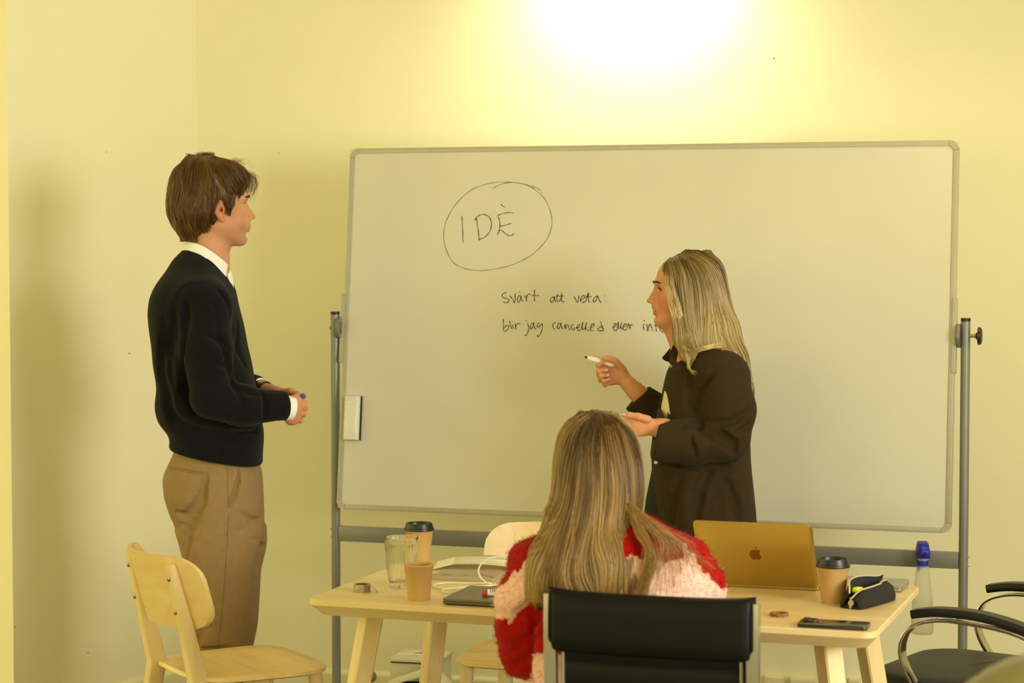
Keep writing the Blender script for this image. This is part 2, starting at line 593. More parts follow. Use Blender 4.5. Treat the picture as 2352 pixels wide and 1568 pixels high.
# ---- spray bottle hooked on the cross rail
bb = at_y(2130, 1400, 6.46)
rc = ca + bu * ((bb.x - ca.x) / bu.x)
bb = Vector((rc.x, rc.y, 0)) - bh * (0.013 + 0.031)
zt = at_y(2130, 1335, bb.y).z
SB = thing('spray_bottle', (bb.x, bb.y, at_y(2130, 1455, bb.y).z), 0, 'translucent white spray bottle with a blue trigger head hanging on the whiteboard rail', 'bottle')
z0 = SB.location.z
zN = at_y(2130, 1298, bb.y).z - z0
M_hdpe = mat('milky_plastic', (248, 246, 232), 0.4, trans=0.72, ior=1.08, var=0.03)
M_blue = mat('blue_plastic', (38, 44, 200), 0.35, var=0.05)
g = G().lathe([(.001, .0), (.030, .001), (.033, .006), (.034, .02), (.032, zN * .35), (.029, zN * .55), (.0235, zN * .75), (.0185, zN * .97), (.0165, zN)], 28)
mk('bottle_body', g, M_hdpe, SB, smooth=True)
mk('liquid', G().lathe([(.001, .004), (.028, .005), (.031, .02), (.029, zN * .35), (.0275, zN * .48), (.001, zN * .481)], 24), mat('pale_liquid', (250, 248, 235), 0.1, trans=0.9, ior=1.1, var=0.03), SB, smooth=True)
mk('collar', G().lathe([(.001, zN - .004), (.0165, zN - .004), (.0172, zN + .012), (.0165, zN + .016), (.001, zN + .016)], 26), M_blue, SB, smooth=True)
mk('neck_ring', G().lathe([(.001, zN + .014), (.016, zN + .014), (.0165, zN + .026), (.001, zN + .027)], 26), mat('white_nozzle_base', (214, 205, 190), 0.4), SB, smooth=True)
g = G()
rings = []
for (y, hw, zb, ztp) in ((-.040, .010, .034, .048), (-.036, .015, .026, .056), (-.020, .0185, .024, .068), (.004, .0188, .024, .074), (.024, .017, .026, .072), (.030, .012, .03, .064)):
    rings.append([(sx * hw * kx, y, zN + z) for sx, kx, z in ((-1, 1, zb), (1, 1, zb), (1, 1.05, (zb + ztp) / 2), (1, .75, ztp), (-1, .75, ztp), (-1, 1.05, (zb + ztp) / 2))])
g.loft(rings)
hd = mk('spray_head', g, M_blue, SB, smooth=True, bevel=.002)
mk('nozzle', G().tube([(0, -.036, zN + .040), (0, -.047, zN + .038)], [.0075, .0065], 12), M_blue, hd, smooth=True)
mk('trigger', G().tube(spline([(0, .018, zN + .03), (0, .03, zN + .01), (0, .044, zN - .012), (0, .058, zN - .030)], 4), .005, 8), M_blue, SB, smooth=True)

# ---- power outlets low on the wall
M_outlet = mat('cream_outlet_plastic', (226, 216, 176), 0.4, var=0.03)
for (xa, xb, yt, lab) in ((1757, 1803, 1550, 'cream wall socket low on the wall next to the seated woman\'s chair'), (1816, 1872, 1556, 'cream rounded wall socket low on the wall behind the table leg'), (1950, 1978, 1556, 'cream wall socket low on the wall behind the tilted table leg beside the armchair')):
    wp = corner
    p = at_plane((xa + xb) / 2, yt, wp, wn)
    w = (at_plane(xb, yt, wp, wn) - at_plane(xa, yt, wp, wn)).length
    h = w * 1.0 if xa != 1950 else .08
    c = p - Vector((0, 0, h / 2))
    Mo = frame(c, wd)
    O = thing('wall_socket', (c.x, c.y, c.z), 0, lab, 'wall socket')
    mk('cover_plate', G().box((-w / 2, -.028, -h / 2), (w / 2, .0, h / 2), Mo), M_outlet, O, base=c, bevel=.006, seg=3)
    mk('socket_insert', G().tube([Mo @ Vector((0, -.0275, 0)), Mo @ Vector((0, -.031, 0))], [w * .36, w * .34], 20), M_outlet, O, base=c, smooth=True)

# ---- little scuffs on the paint
M_scuff = mat('scuff', (128, 108, 58), 0.9)
wl_obj, wb_obj = bpy.data.objects['wall_left'], bpy.data.objects['wall_back']
for (x, y, w, h, o_, p_, n_, d_) in ((245, 349, 2.5, 2, wl_obj, corner, ln, ld), (297, 811, 9, 2, wl_obj, corner, ln, ld), (35, 1440, 2, 4, wl_obj, corner, ln, ld), (202, 1499, 4, 2, wl_obj, corner, ln, ld), (640, 352, 2.5, 2, wb_obj, corner, wn, wd), (1778, 134, 6, 2.5, wb_obj, corner, wn, wd)):
    c = at_plane(x, y, p_, n_)
    k = c.y / FPX / 2
    Ms = frame(c, d_)
    mk('scuff_mark', G().box((-w * k, -.0006, -h * k), (w * k, .0006, h * k), Ms), M_scuff, o_)

# ================================================================ table
TT, TW, TD, TZ = 0.333, 1.40, 0.70, 0.74
TC = Vector((0.26745, 5.31061, 0))
tu = Vector((math.cos(TT), -math.sin(TT), 0))
tv = Vector((math.sin(TT), math.cos(TT), 0))
M_ash = wood('ash_veneer', (226, 196, 138), (243, 219, 168), 1.6, 0.36, 0, 1.2)
M_ashv = wood('ash_leg', (226, 196, 138), (243, 219, 168), 1.6, 0.42, 2, 1.0)
M_ply = wood('birch_plywood', (228, 194, 126), (244, 216, 156), 1.4, 0.4, 0, 1.4)
M_screw = mat('steel_screw', (150, 150, 145), 0.25, 0.95, var=0.05)
TB = thing('table', TC, -TT, 'long pale ash table with splayed legs, holding the cups and laptops', 'table')
g = G()
prof = [(0.0, TZ - .0015, 0), (.0015, TZ, 0)]
rings = []
for (ins, z) in ((.03, TZ - .041), (.024, TZ - .041), (.0, TZ - .014), (.0, TZ - .002), (.002, TZ)):
    rings.append([(x, y, z) for x, y in rrect(TW - 2 * ins, TD - 2 * ins, .034, 6)])
g.loft(rings)
mk('table_top', g, M_ash, TB, smooth=True, autos=math.radians(25))
for sx in (-1, 1):
    for sy in (-1, 1):
        g = G()
        rings = []
        for q in range(7):
            t = q / 6
            z = (TZ - .039) * (1 - t)
            s = .0355 - .006 * t
            cx = sx * (TW / 2 - .13 + .105 * t)
            cy = sy * (TD / 2 - .115 + .085 * t)
            pts = [(s, 0), (0, s), (-s, 0), (0, -s)]
            ring = []
            for (a, b), (c_, d_) in zip(pts, pts[1:] + pts[:1]):
                for w in (.08, .5, .92):
                    ring.append((cx + a + (c_ - a) * w, cy + b + (d_ - b) * w, z))
            rings.append(ring)
        g.loft(rings)
        mk('leg', g, M_ashv, TB, smooth=True, autos=math.radians(35))


def T(px, py, dz=0.0):
    return at_z(px, py, TZ + dz)


# ================================================================ plywood chairs
def make_ply_chair(loc, facing, label):
    """local: +y is the way the sitter faces, seat height 0.45"""
    rz = math.atan2(facing[1], facing[0]) - math.pi / 2
    C = thing('plywood_chair', loc, rz, label, 'chair', 'light plywood chairs around the table')
    # seat
    g = G()
    out = []
    for k in range(48):
        a = 2 * math.pi * k / 48
        c_, s_ = math.cos(a), math.sin(a)
        n_ = 4.5
        r = (abs(c_) ** n_ + abs(s_) ** n_) ** (-1 / n_)
        y = s_ * r * .20
        wx = .205 + .012 * (y / .2)
        out.append((c_ * r * wx, y + .0))
    rings = []
    for (sc, z) in ((.96, .436), (1.0, .440), (1.0, .449), (.985, .452), (.80, .449), (.4, .446), (.02, .445)):
        rings.append([(x * sc, y * sc, z + .006 * max(0, -(y * sc) - .12) * 8) for x, y in out])
    g.loft(rings)
    mk('seat', g, M_ply, C, smooth=True, autos=math.radians(50))
    # backrest: curved shell

    def ypost(z):
        return -.264 + (.765 - z) * .24
    g = G()
    nu, nv = 22, 10
    zb, ztp, w = .585, .785, .212

    def surf(u, v, off):
        # u,v in -1..1, superellipse outline by remapping
        x = u * w
        z = (zb + ztp) / 2 + v * (ztp - zb) / 2
        y = ypost(z) + .0195 - (z - .6) * .045 + .095 * (u * u - .5) + off
        return Vector((x, y, z))
    grid = {}
    vv = []
    ff = []
    for side, off in ((0, 0.006), (1, -.006)):
        for i in range(nu + 1):
            for j in range(nv + 1):
                u = -1 + 2 * i / nu
                v = -1 + 2 * j / nv
                # square to rounded square
                lim = 1.0
                du, dv = abs(u), abs(v)
                ru, rv = .30, .62
                if du > 1 - ru and dv > 1 - rv:
                    a, b = (du - (1 - ru)) / ru, (dv - (1 - rv)) / rv
                    L = math.hypot(a, b)
                    m_ = max(a, b)
                    if L > 1e-6:
                        f_ = m_ / L
                        a2, b2 = a * f_, b * f_
                        u = math.copysign(1 - ru + ru * a2, u)
                        v = math.copysign(1 - rv + rv * b2, v)
                grid[(side, i, j)] = len(vv)
                vv.append(surf(u, v, off))
    for i in range(nu):
        for j in range(nv):
            ff.append((grid[0, i, j], grid[0, i + 1, j], grid[0, i + 1, j + 1], grid[0, i, j + 1]))
            ff.append((grid[1, i, j + 1], grid[1, i + 1, j + 1], grid[1, i + 1, j], grid[1, i, j]))
    for i in range(nu):
        for j in (0, nv):
            ff.append((grid[0, i, j], grid[0, i + 1, j], grid[1, i + 1, j], grid[1, i, j]))
    for j in range(nv):
        for i in (0, nu):
            ff.append((grid[0, i, j], grid[0, i, j + 1], grid[1, i, j + 1], grid[1, i, j]))
    g.add(vv, ff)
    mk('backrest', g, M_ply, C, smooth=True, autos=math.radians(50))
    # rear posts that run to the floor, with two screws each
    for s in (-1, 1):
        rings = []
        for (z, y, hw, hd, x) in ((0, -.275, .014, .016, s * .172), (.25, -.220, .018, .021, s * .156), (.45, -.188, .020, .0245, s * .148), (.60, ypost(.6), .019, .0185, s * .152), (.755, ypost(.755), .017, .0115, s * .149), (.765, ypost(.765), .0155, .010, s * .149)):
            ring = []
            for (sx, sy, a0) in ((1, 1, 0), (-1, 1, 90), (-1, -1, 180), (1, -1, 270)):
                for q in range(3):
                    a = math.radians(a0 + 45 * q)
                    r_ = .006
                    ring.append((x + sx * (hw - r_) + r_ * math.cos(a), y + sy * (hd - r_) + r_ * math.sin(a), z))
            rings.append(ring)
        leg = mk('rear_post', G().loft(rings), M_ashv, C, smooth=True, autos=math.radians(50))
        for z in (.635, .725):
            y = ypost(z) - .0185 + (z - .6) * .045
            mk('screw', G().tube([(s * .1505, y + .004, z), (s * .1505, y - .0025, z), (s * .1505, y - .004, z)], [.0075, .0075, .005], 14), M_screw, leg, smooth=True)
        mk('front_leg', G().tube([(s * .195, .185, 0), (s * .165, .150, .44)], [.014, .020], 12), M_ashv, C, smooth=True)
    mk('seat_rail', G().box((-.15, -.02, .405), (.15, .02, .438)), M_ashv, C, bevel=.004)
    return C


pl = at_z(297, 1262, .765)
pr = at_z(392, 1295, .765)
lat = (pr - pl).normalized()
fac = Vector((-lat.y, lat.x, 0)).normalized()
mid = (pl + pr) / 2
make_ply_chair((mid.x + fac.x * .264, mid.y + fac.y * .264, 0), fac, 'plywood chair with bolted rear posts beside the standing man')
make_ply_chair((0.075, 6.02, 0), (-.26, -.965), 'plywood chair on the far side of the table, facing the papers')

# ================================================================ office chair of the seated woman
M_leather = mat('black_leather', (17, 16, 14), 0.5, var=0.15, vscale=18, bump=0.12, bscale=240, spec=0.18)
M_chrome = mat('polished_aluminium', (208, 204, 194), 0.22, 0.9, var=0.02)
M_chrome2 = mat('chromed_steel', (192, 192, 190), 0.08, 1.0, var=0.02)
OL = at_z(1262, 1350, .885)
OR = at_z(1736, 1374, .885)
lat = (OR - OL)
OWD = lat.length
lat.normalize()
ofw = Vector((-lat.y, lat.x, 0))
omid = (OL + OR) / 2
obase = Vector((omid.x, omid.y, 0)) + ofw * .26
OC = thing('office_chair', obase, math.atan2(lat.y, lat.x), 'black leather office chair with polished side frames, the seated woman sits in it', 'chair')
# local: x lateral, y forward; the back sits at y = -0.26


def cushion(fn, nx, ns, th):
    """closed pad from centre-surface fn(u,s)->(p, n)"""
    g = G()
    vv, ff, idx = [], [], {}
    for side in (1, -1):
        for i in range(nx + 1):
            for j in range(ns + 1):
                u, s_ = i / nx, j / ns
                p, n_, t = fn(u, s_)
                e = min(u, 1 - u) / .035
                e = min(1, max(0, e)) ** .5
                e2 = min(1, max(0, min(s_, 1 - s_) / .04)) ** .5
                idx[side, i, j] = len(vv)
                vv.append(p + n_ * side * t * (0.35 + .65 * min(e, e2)))
    for i in range(nx):
        for j in range(ns):
            ff.append((idx[1, i, j], idx[1, i + 1, j], idx[1, i + 1, j + 1], idx[1, i, j + 1]))
            ff.append((idx[-1, i, j + 1], idx[-1, i + 1, j + 1], idx[-1, i + 1, j], idx[-1, i, j]))
    for i in range(nx):
        for j in (0, ns):
            ff.append((idx[1, i, j], idx[1, i + 1, j], idx[-1, i + 1, j], idx[-1, i, j]))
    for j in range(ns):
        for i in (0, nx):
            ff.append((idx[1, i, j], idx[1, i, j + 1], idx[-1, i, j + 1], idx[-1, i, j]))
    g.add(vv, ff)
    return g


def back_line(z):
    return -.262 + .10 * max(0, (.78 - z)) * .55 - .0 * z


HW = OWD / 2


def f_back(u, s_):
    z = .44 + s_ * .36
    x = (u - .5) * 2 * (HW - .022)
    y = back_line(z) + .018 * ((u - .5) * 2) ** 2
    rib = abs(math.sin((z - .44) / .058 * math.pi))
    return Vector((x, y, z)), Vector((0, 1, 0)), .011 + .006 * rib ** .5


mk('back_pad', cushion(f_back, 30, 60, 1), M_leather, OC, smooth=True, autos=math.radians(70))


def f_roll(u, s_):
    # headrest sleeve folded over the top edge
    a = s_
    x = (u - .5) * 2 * HW
    z = .752 + a * .130
    c = 1 - ((a - .5) * 2) ** 4
    edge = ((u - .5) * 2) ** 8
    zz = z + .006 * ((u - .5) * 2) ** 6 * (1 if a > .5 else 0)
    y = back_line(z) - .012 + .014 * ((u - .5) * 2) ** 2
    # rounded lower corners
    du = max(0, (abs(u - .5) * 2 - .93) / .07)
    if a < .25:
        zz += (1 - math.sqrt(max(0, 1 - du * du))) * .032
    return Vector((x, y, zz)), Vector((0, 1, 0)), .016 + .012 * c - .006 * edge


mk('headrest_sleeve', cushion(f_roll, 48, 24, 1), M_leather, OC, smooth=True, autos=math.radians(70))
# piping along the sleeve
pts = []
for k in range(41):
    u = k / 40
    if True:
        p, n_, t = f_roll(u, .06)
        pts.append(p - n_ * (t * .75))
left = [f_roll(.012, a)[0] - Vector((0, f_roll(.012, a)[2] * .75, 0)) for a in (.95, .8, .6, .4, .25, .15)]
right = [f_roll(.988, a)[0] - Vector((0, f_roll(.988, a)[2] * .75, 0)) for a in (.15, .25, .4, .6, .8, .95)]
mk('piping', G().tube(left + pts[2:-2] + right, .0035, 8), M_leather, OC, smooth=True)
for s in (-1, 1):
    line = [Vector((s * (HW - .004), back_line(z) - .002, z)) for z in (.875, .80, .70, .60, .50, .44)]
    line += [Vector((s * (HW - .004), -.20, .425)), Vector((s * (HW - .004), -.10, .42)), Vector((s * (HW - .004), .20, .43))]
    mk('side_frame', G().tube(spline(line, 3), .012, 12, flat=(.0135, .011, (1, 0, 0))), M_chrome, OC, smooth=True, autos=math.radians(60))
    mk('frame_edge_strip', G().tube(spline([p + Vector((-s * .026, .004, 0)) for p in line[:6]], 3), .004, 8), M_chrome, OC, smooth=True)
    arm = [Vector((s * (HW + .01), -.22, .62)), Vector((s * (HW + .035), -.05, .645)), Vector((s * (HW + .035), .10, .64)), Vector((s * (HW + .01), .16, .56)), Vector((s * (HW + .005), .14, .43))]


def f_seat(u, s_):
    x = (u - .5) * 2 * (HW - .02)
    y = -.22 + s_ * .44
    return Vector((x, y, .43 + .01 * math.cos(s_ * 3))), Vector((0, 0, 1)), .014 + .006 * abs(math.sin(s_ * 8 * math.pi)) ** .5


mk('seat_pad', cushion(f_seat, 16, 50, 1), M_leather, OC, smooth=True, autos=math.radians(70))
mk('gas_lift', G().lathe([(.001, .09), (.03, .09), (.03, .25), (.018, .26), (.018, .40), (.06, .415), (.001, .417)], 18), M_chrome, OC, smooth=True)
for k in range(5):
    a = 2 * math.pi * k / 5 + .3
    d_ = Vector((math.cos(a), math.sin(a), 0))
    lg = mk('base_arm', G().tube([d_ * .02 + Vector((0, 0, .10)), d_ * .29 + Vector((0, 0, .065))], [.022, .014], 10), M_chrome, OC, smooth=True)
    sd = Vector((-d_.y, d_.x, 0))
    mk('caster', G().tube([d_ * .29 + sd * .02 + Vector((0, 0, .028)), d_ * .29 - sd * .02 + Vector((0, 0, .028))], .028, 14), M_blackp, lg, smooth=True)

# ================================================================ armchair on the right
M_seat = mat('dark_seat_leather', (44, 42, 36), 0.5, var=0.12, vscale=14, bump=0.10, bscale=200)
M_seatd = mat('black_seat_thread', (22, 21, 20), 0.7, var=0.1)
an = at_z(2104, 1417, .655)           # front of the near arm
af = at_z(2276, 1358, .655)           # front of the far arm
alat = (an - af)
AWD = alat.length
alat.normalize()
afw = Vector((alat.y, -alat.x, 0))      # facing direction candidates
if afw.x > 0:
    afw = -afw
ac = (an + af) / 2 - afw * .22
AC = thing('armchair', (ac.x, ac.y, 0), math.atan2(afw.y, afw.x) - math.pi / 2, 'black armchair with chrome arm loops, facing the end of the table', 'chair')
# local: +y facing, x to its right; arms at x = +-AWD/2, arm front at y=.22
Aw = AWD / 2
for s in (-1, 1):
    x = s * Aw
    pad = spline([(x, .225, .664), (x, .15, .676), (x, .03, .674), (x, -.10, .645), (x, -.22, .585), (x, -.30, .53)], 5)
    mk('arm_pad', G().tube(pad, .0, 14, flat=(.011, .024, (0, 0, 1))), M_blackp, AC, smooth=True)
    bar = spline([(x, -.29, .515), (x, -.20, .575), (x, -.06, .638), (x, .08, .655), (x, .17, .652), (x, .235, .625), (x, .258, .575), (x, .245, .52), (x, .19, .44), (x, .12, .36), (x, .10, .34)], 5)
    mk('arm_loop', G().tube(bar, .0, 12, flat=(.0045, .017, (0, 0, 1))), M_chrome2, AC, smooth=True)
    mk('sled_leg', G().tube(spline([(x, .11, .345), (x, -.02, .22), (x, -.10, .05), (x, -.02, .014), (x, .24, .012)], 5), .011, 10), M_chrome2, AC, smooth=True)
g = G()
rings = []
for (sc, z, dy) in ((.90, .425, 0), (.985, .435, 0), (1, .455, 0), (.99, .480, 0), (.95, .493, 0), (.80, .500, 0), (.45, .504, 0), (.02, .505, 0)):
    rings.append([(x * sc, y * sc + .10, z) for x, y in rrect(AWD - .035, .57, .11, 8, 0, 0)])
g.loft(rings)
mk('seat_cushion', g, M_seat, AC, smooth=True, autos=math.radians(60))
g = G()
rings = []
for (sc, z) in ((.85, .36), (.97, .37), (.995, .40), (.99, .418)):
    rings.append([(x * sc * 1.01, y * sc * 1.01 + .10, z + .03) for x, y in rrect(AWD - .03, .57, .11, 8)])
g.loft(rings)
mk('seat_shell', g, M_seat, AC, smooth=True, autos=math.radians(60))
for (pa, pb, pc_) in (((-.14, .10), (.02, .02), (.20, -.04)), ((-.05, .16), (.04, .12), (.16, .07)), ((-.19, .02), (-.10, -.05), (.0, -.12))):
    mk('seat_seam', G().tube(spline([(pa[0], pa[1], .5035), (pb[0], pb[1], .5038), (pc_[0], pc_[1], .503)], 6), .0016, 6), M_seatd, AC, smooth=True)


def f_ab(u, s_):
    z = .50 + s_ * .42
    x = (u - .5) * 2 * (Aw - .02)
    return Vector((x, -.27 - .10 * s_ + .03 * ((u - .5) * 2) ** 2, z)), Vector((0, 1, 0)), .022


mk('backrest', cushion(f_ab, 18, 18, 1), M_seat, AC, smooth=True, autos=math.radians(70))
for s in (-1, 1):
    mk('back_support', G().tube(spline([(s * Aw * .8, -.2, .40), (s * Aw * .8, -.28, .46), (s * Aw * .8, -.31, .60)], 4), .010, 10), M_chrome2, AC, smooth=True)

# ================================================================ olive chair back, close to the camera
M_olive = mat('olive_velvet', (118, 110, 48), 0.8, var=0.15, vscale=30, sheen=0.5)
M_tan = mat('tan_lining', (205, 176, 104), 0.8, var=0.08)
oc = at_y(2470, 1660, 2.9)
og = Vector((oc.x, oc.y, 0))
LC = thing('lounge_chair', og, 0, 'rounded olive velvet chair back, blurred and cut off in the lower corner', 'chair')
htop = at_y(2352, 1482, 2.9).z
g = G()
# rounded shell: thick rim around a tan inner panel
cz, rx, rz_ = htop - .20, .20, .20
rings = []
for k in range(25):
    a = math.pi * (k / 24)
    cx_, cz_ = math.cos(a) * rx, math.sin(a) * rz_
    ring = []
    for q in range(12):
        b = 2 * math.pi * q / 12
        ring.append((cx_ + math.cos(a) * .035 * math.cos(b), .045 * math.sin(b), cz - .035 + cz_ + math.sin(a) * .035 * math.cos(b)))
    rings.append(ring)
g.loft(rings)
mk('back_rim', g, M_olive, LC, smooth=True)
g = G()
rings = []
for (y, sc) in ((-.03, .6), (-.038, .35), (-.04, .02)):
    rings.append([(math.cos(math.pi * k / 24) * rx * sc, y, cz - .035 + math.sin(math.pi * k / 24) * rz_ * sc) for k in range(25)])
g.loft(rings)
mk('back_patch', g, M_tan, LC, smooth=True)
g = G()
rings = []
for (y, sc) in ((-.028, .0), (-.028, 1.0), (.03, 1.0), (.03, 0.0)):
    rings.append([(math.cos(math.pi * k / 24) * rx * sc, y, cz - .035 + math.sin(math.pi * k / 24) * rz_ * sc) for k in range(25)])
g.loft(rings, cap=False)
mk('back_panel', g, M_olive, LC, smooth=False)
mk('lower_back', G().box((-rx - .03, -.04, .40), (rx + .03, .04, cz - .03)), M_olive, LC, bevel=.02, seg=4)
mk('seat', G().box((-rx - .03, -.04, .34), (rx + .03, .46, .45)), M_olive, LC, bevel=.035, seg=4)
for sx in (-1, 1):
    for y in (.02, .40):
        mk('leg', G().tube([(sx * .19, y, 0), (sx * .17, y, .345)], [.012, .02], 10), M_ashv, LC, smooth=True)

# ================================================================ things on the table
M_kraft = mat('kraft_paper', (198, 160, 100), 0.75, var=0.06, vscale=30)
M_kraft_in = mat('kraft_paper_inside', (190, 146, 88), 0.8, var=0.05)
M_lid = mat('black_lid_plastic', (30, 31, 31), 0.35, var=0.05)
M_glass = mat('clear_glass', (250, 250, 244), 0.02, trans=1.0, var=0.0, ior=1.3)


def pxy_v(p):
    zc = p.y * CP - (p.z - CAM_H) * SP
    yc = p.y * SP + (p.z - CAM_H) * CP
    return (IMG_W / 2 + FPX * p.x / zc, IMG_H / 2 - FPX * yc / zc)


def cup_body(r0, r1, h):
    return G().lathe([(.001, .0), (r0, 0), (r0 + .0003, .003), (r1 - .0006, h - .004), (r1 + .0012, h - .003), (r1 + .0014, h - .0005), (r1 + .0004, h + .0008),
                      (r1 - .0012, h), (r1 - .0020, h - .006), (r0 - .0006, .006), (.001, .005)], 40)


# open kraft cup
p = T(962, 1376)
CU = thing('paper_cup', p, 0, 'open kraft paper cup standing in front of the ribbed drinking glass', 'cup')
mk('cup_wall', cup_body(.0272, .0362, .087), M_kraft, CU, smooth=True, autos=math.radians(60))


def lidded(px, py, label, hcup=.092, sc=1.0):
    p = T(px, py)
    C = thing('coffee_cup', p, .4, label, 'cup', 'lidded takeaway coffee cups on the table')
    mk('cup_wall', cup_body(.0280 * sc, .0385 * sc, hcup * sc), M_kraft, C, smooth=True, autos=math.radians(60))
    h = hcup * sc
    lid = mk('lid', G().lathe([(r * sc, h + z * sc) for r, z in ((.001, -.003), (.0375, -.004), (.0412, -.0035), (.0418, .001), (.0405, .004), (.0390, .0045), (.0385, .007), (.0362, .0150), (.0358, .0165), (.0338, .0168), (.0325, .0145), (.0318, .0085), (.001, .0075))], 40), M_lid, C, smooth=True, autos=math.radians(35))
    for k in range(4):
        mk('lid_bump', G().lathe([(.001, 0), (.003, 0), (.0022, .0016), (.001, .002)], 10, Matrix.Translation(((-.012 + k * .008) * sc, -.016 * sc, h + .0074 * sc))), M_lid, lid, smooth=True)
    return C


lidded(963, 1291, 'kraft coffee cup with black lid standing behind the ribbed glass')
lidded(1913, 1384, 'kraft coffee cup with black lid standing beside the pencil case')

# ribbed glass
p = T(922, 1347)
GL = thing('drinking_glass', p, 0, 'tall clear ribbed drinking glass between the paper cups', 'glass')


def flute(a, z):
    f_ = min(1, max(0, (z - .012) / .01)) * min(1, max(0, (.116 - z) / .008))
    return 1 + .020 * f_ * math.cos(a * 28)


mk('glass_wall', G().lathe([(.001, 0), (.030, 0), (.0322, .003), (.0330, .012), (.0340, .022), (.0378, .06), (.0418, .110), (.0432, .1205), (.0438, .126), (.0432, .1275), (.0425, .126), (.0405, .110), (.0366, .06), (.0325, .020), (.0300, .013), (.001, .011)], 168, None, flute), M_glass, GL, smooth=True, autos=math.radians(60))

# silver tape roll
p = T(832, 1358)
TR = thing('tape_roll', p, 0, 'small roll of silver metal tape with a loose end near the table corner', 'tape')
M_tape = mat('silver_tape', (168, 158, 132), 0.28, 0.9, var=0.12, vscale=80)
mk('tape_band', G().lathe([(.0165, 0), (.0212, 0), (.0212, .019), (.0165, .019), (.0165, 0)], 44), M_tape, TR, smooth=True, autos=math.radians(35))
mk('loose_end', G().tube(spline([(.019, -.010, .013), (.028, -.008, .011), (.036, -.012, .005), (.039, -.018, .001)], 5), .0, 8, flat=(.0006, .0032, (.2, .3, 1))), M_tape, TR, smooth=True)
mk('tape_core', G().lathe([(.0150, .001), (.0163, .001), (.0163, .018), (.0150, .018), (.0150, .001)], 40), mat('tape_core_card', (120, 110, 80), 0.8), TR, smooth=True, autos=math.radians(35))

# closed dark laptop, lying at the near edge
M_spacegrey = mat('space_grey_aluminium', (118, 112, 92), 0.38, 0.75, var=0.03)
M_dark = mat('dark_rubber', (20, 19, 18), 0.6)


def slab(w, d, z0, z1, r, taper=0.0):
    g = G()
    rings = []
    zs = [(z0, taper + .001), (z0 + (z1 - z0) * .3, taper * .3), (z0 + (z1 - z0) * .55, 0), (z1 - .0012, 0), (z1, .0012)]
    for z, i in zs:
        rings.append([(x, y, z) for x, y in rrect(w - 2 * i, d - 2 * i, max(.002, r - i), 6)])
    return g.loft(rings)


def table_thing(name, corner_px, w, d, label, cat, rot=0.0, ref='NL', **kw):
    """thing lying parallel to the table; its near-left (or near-right) corner is at that pixel"""
    c = T(*corner_px)
    a = -TT + rot
    u = Vector((math.cos(a), math.sin(a), 0))
    v = Vector((-math.sin(a), math.cos(a), 0))
    q = c + u * (w / 2 if ref[1] == 'L' else -w / 2) + v * d / 2
    return thing(name, q, a, label, cat)


DL = table_thing('closed_laptop', (1014, 1389), .305, .212, 'closed dark grey laptop under the red marker at the near table edge', 'laptop', .03)
mk('base_shell', slab(.304, .212, .0015, .009, .010, .004), M_spacegrey, DL, smooth=True)
mk('lid', slab(.304, .212, .0095, .0155, .010, .0), M_spacegrey, DL, smooth=True)
mk('rubber_foot', G().box((-.14, -.100, 0), (.14, -.093, .0025)), M_dark, DL)
mk('rubber_foot', G().box((-.14, .093, 0), (.14, .100, .0025)), M_dark, DL)

# red-capped marker lying on it
ma = at_z(1110, 1361, TZ + .024)
M_red = mat('red_plastic', (214, 52, 28), 0.35)
mdir = Vector((math.cos(-TT + .42), math.sin(-TT + .42), 0))
MK = thing('red_marker', (ma.x, ma.y, TZ + .0155), math.atan2(mdir.y, mdir.x), 'white marker with a red end lying on the closed laptop', 'marker')
mk('barrel', G().tube([(.010, 0, .0085), (.10, 0, .0085)], .0083, 20), M_whitep, MK, smooth=True, autos=math.radians(40))
mk('end_plug', G().tube([(-.002, 0, .0085), (.0, 0, .0085), (.011, 0, .0085)], [.0065, .0078, .0080], 20), M_red, MK, smooth=True, autos=math.radians(40))
mk('cap', G().tube([(.10, 0, .0085), (.135, 0, .0085), (.138, 0, .0085)], [.0086, .0082, .006], 20), M_red, MK, smooth=True, autos=math.radians(40))
M_print = mat('dark_print', (60, 55, 70), 0.6)
for (a0, b0) in ((.017, .019), (.040, .042)):
    mk('label_line', G().add([(x, .00845 * math.sin(q) * -1, .0085 + .00845 * math.cos(q)) for x in (a0, b0) for q in (.2, .5, .8, 1.1, 1.4)], [(i, i + 1, i + 6, i + 5) for i in range(4)]), M_print, MK)
for k_, (q0, q1) in enumerate(((.2, .25), (1.35, 1.4))):
    mk('label_line', G().add([(x, -.00845 * math.sin(q), .0085 + .00845 * math.cos(q)) for x in (.017, .042) for q in (q0, q1)], [(0, 1, 3, 2)]), M_print, MK)
for k_ in range(4):
    mk('label_letter', G().add([(x, -.00845 * math.sin(q), .0085 + .00845 * math.cos(q)) for x in (.0215 + k_ * .0045, .0242 + k_ * .0045) for q in (.45, .8, 1.15)], [(0, 1, 4, 3), (1, 2, 5, 4)]), M_print, MK)

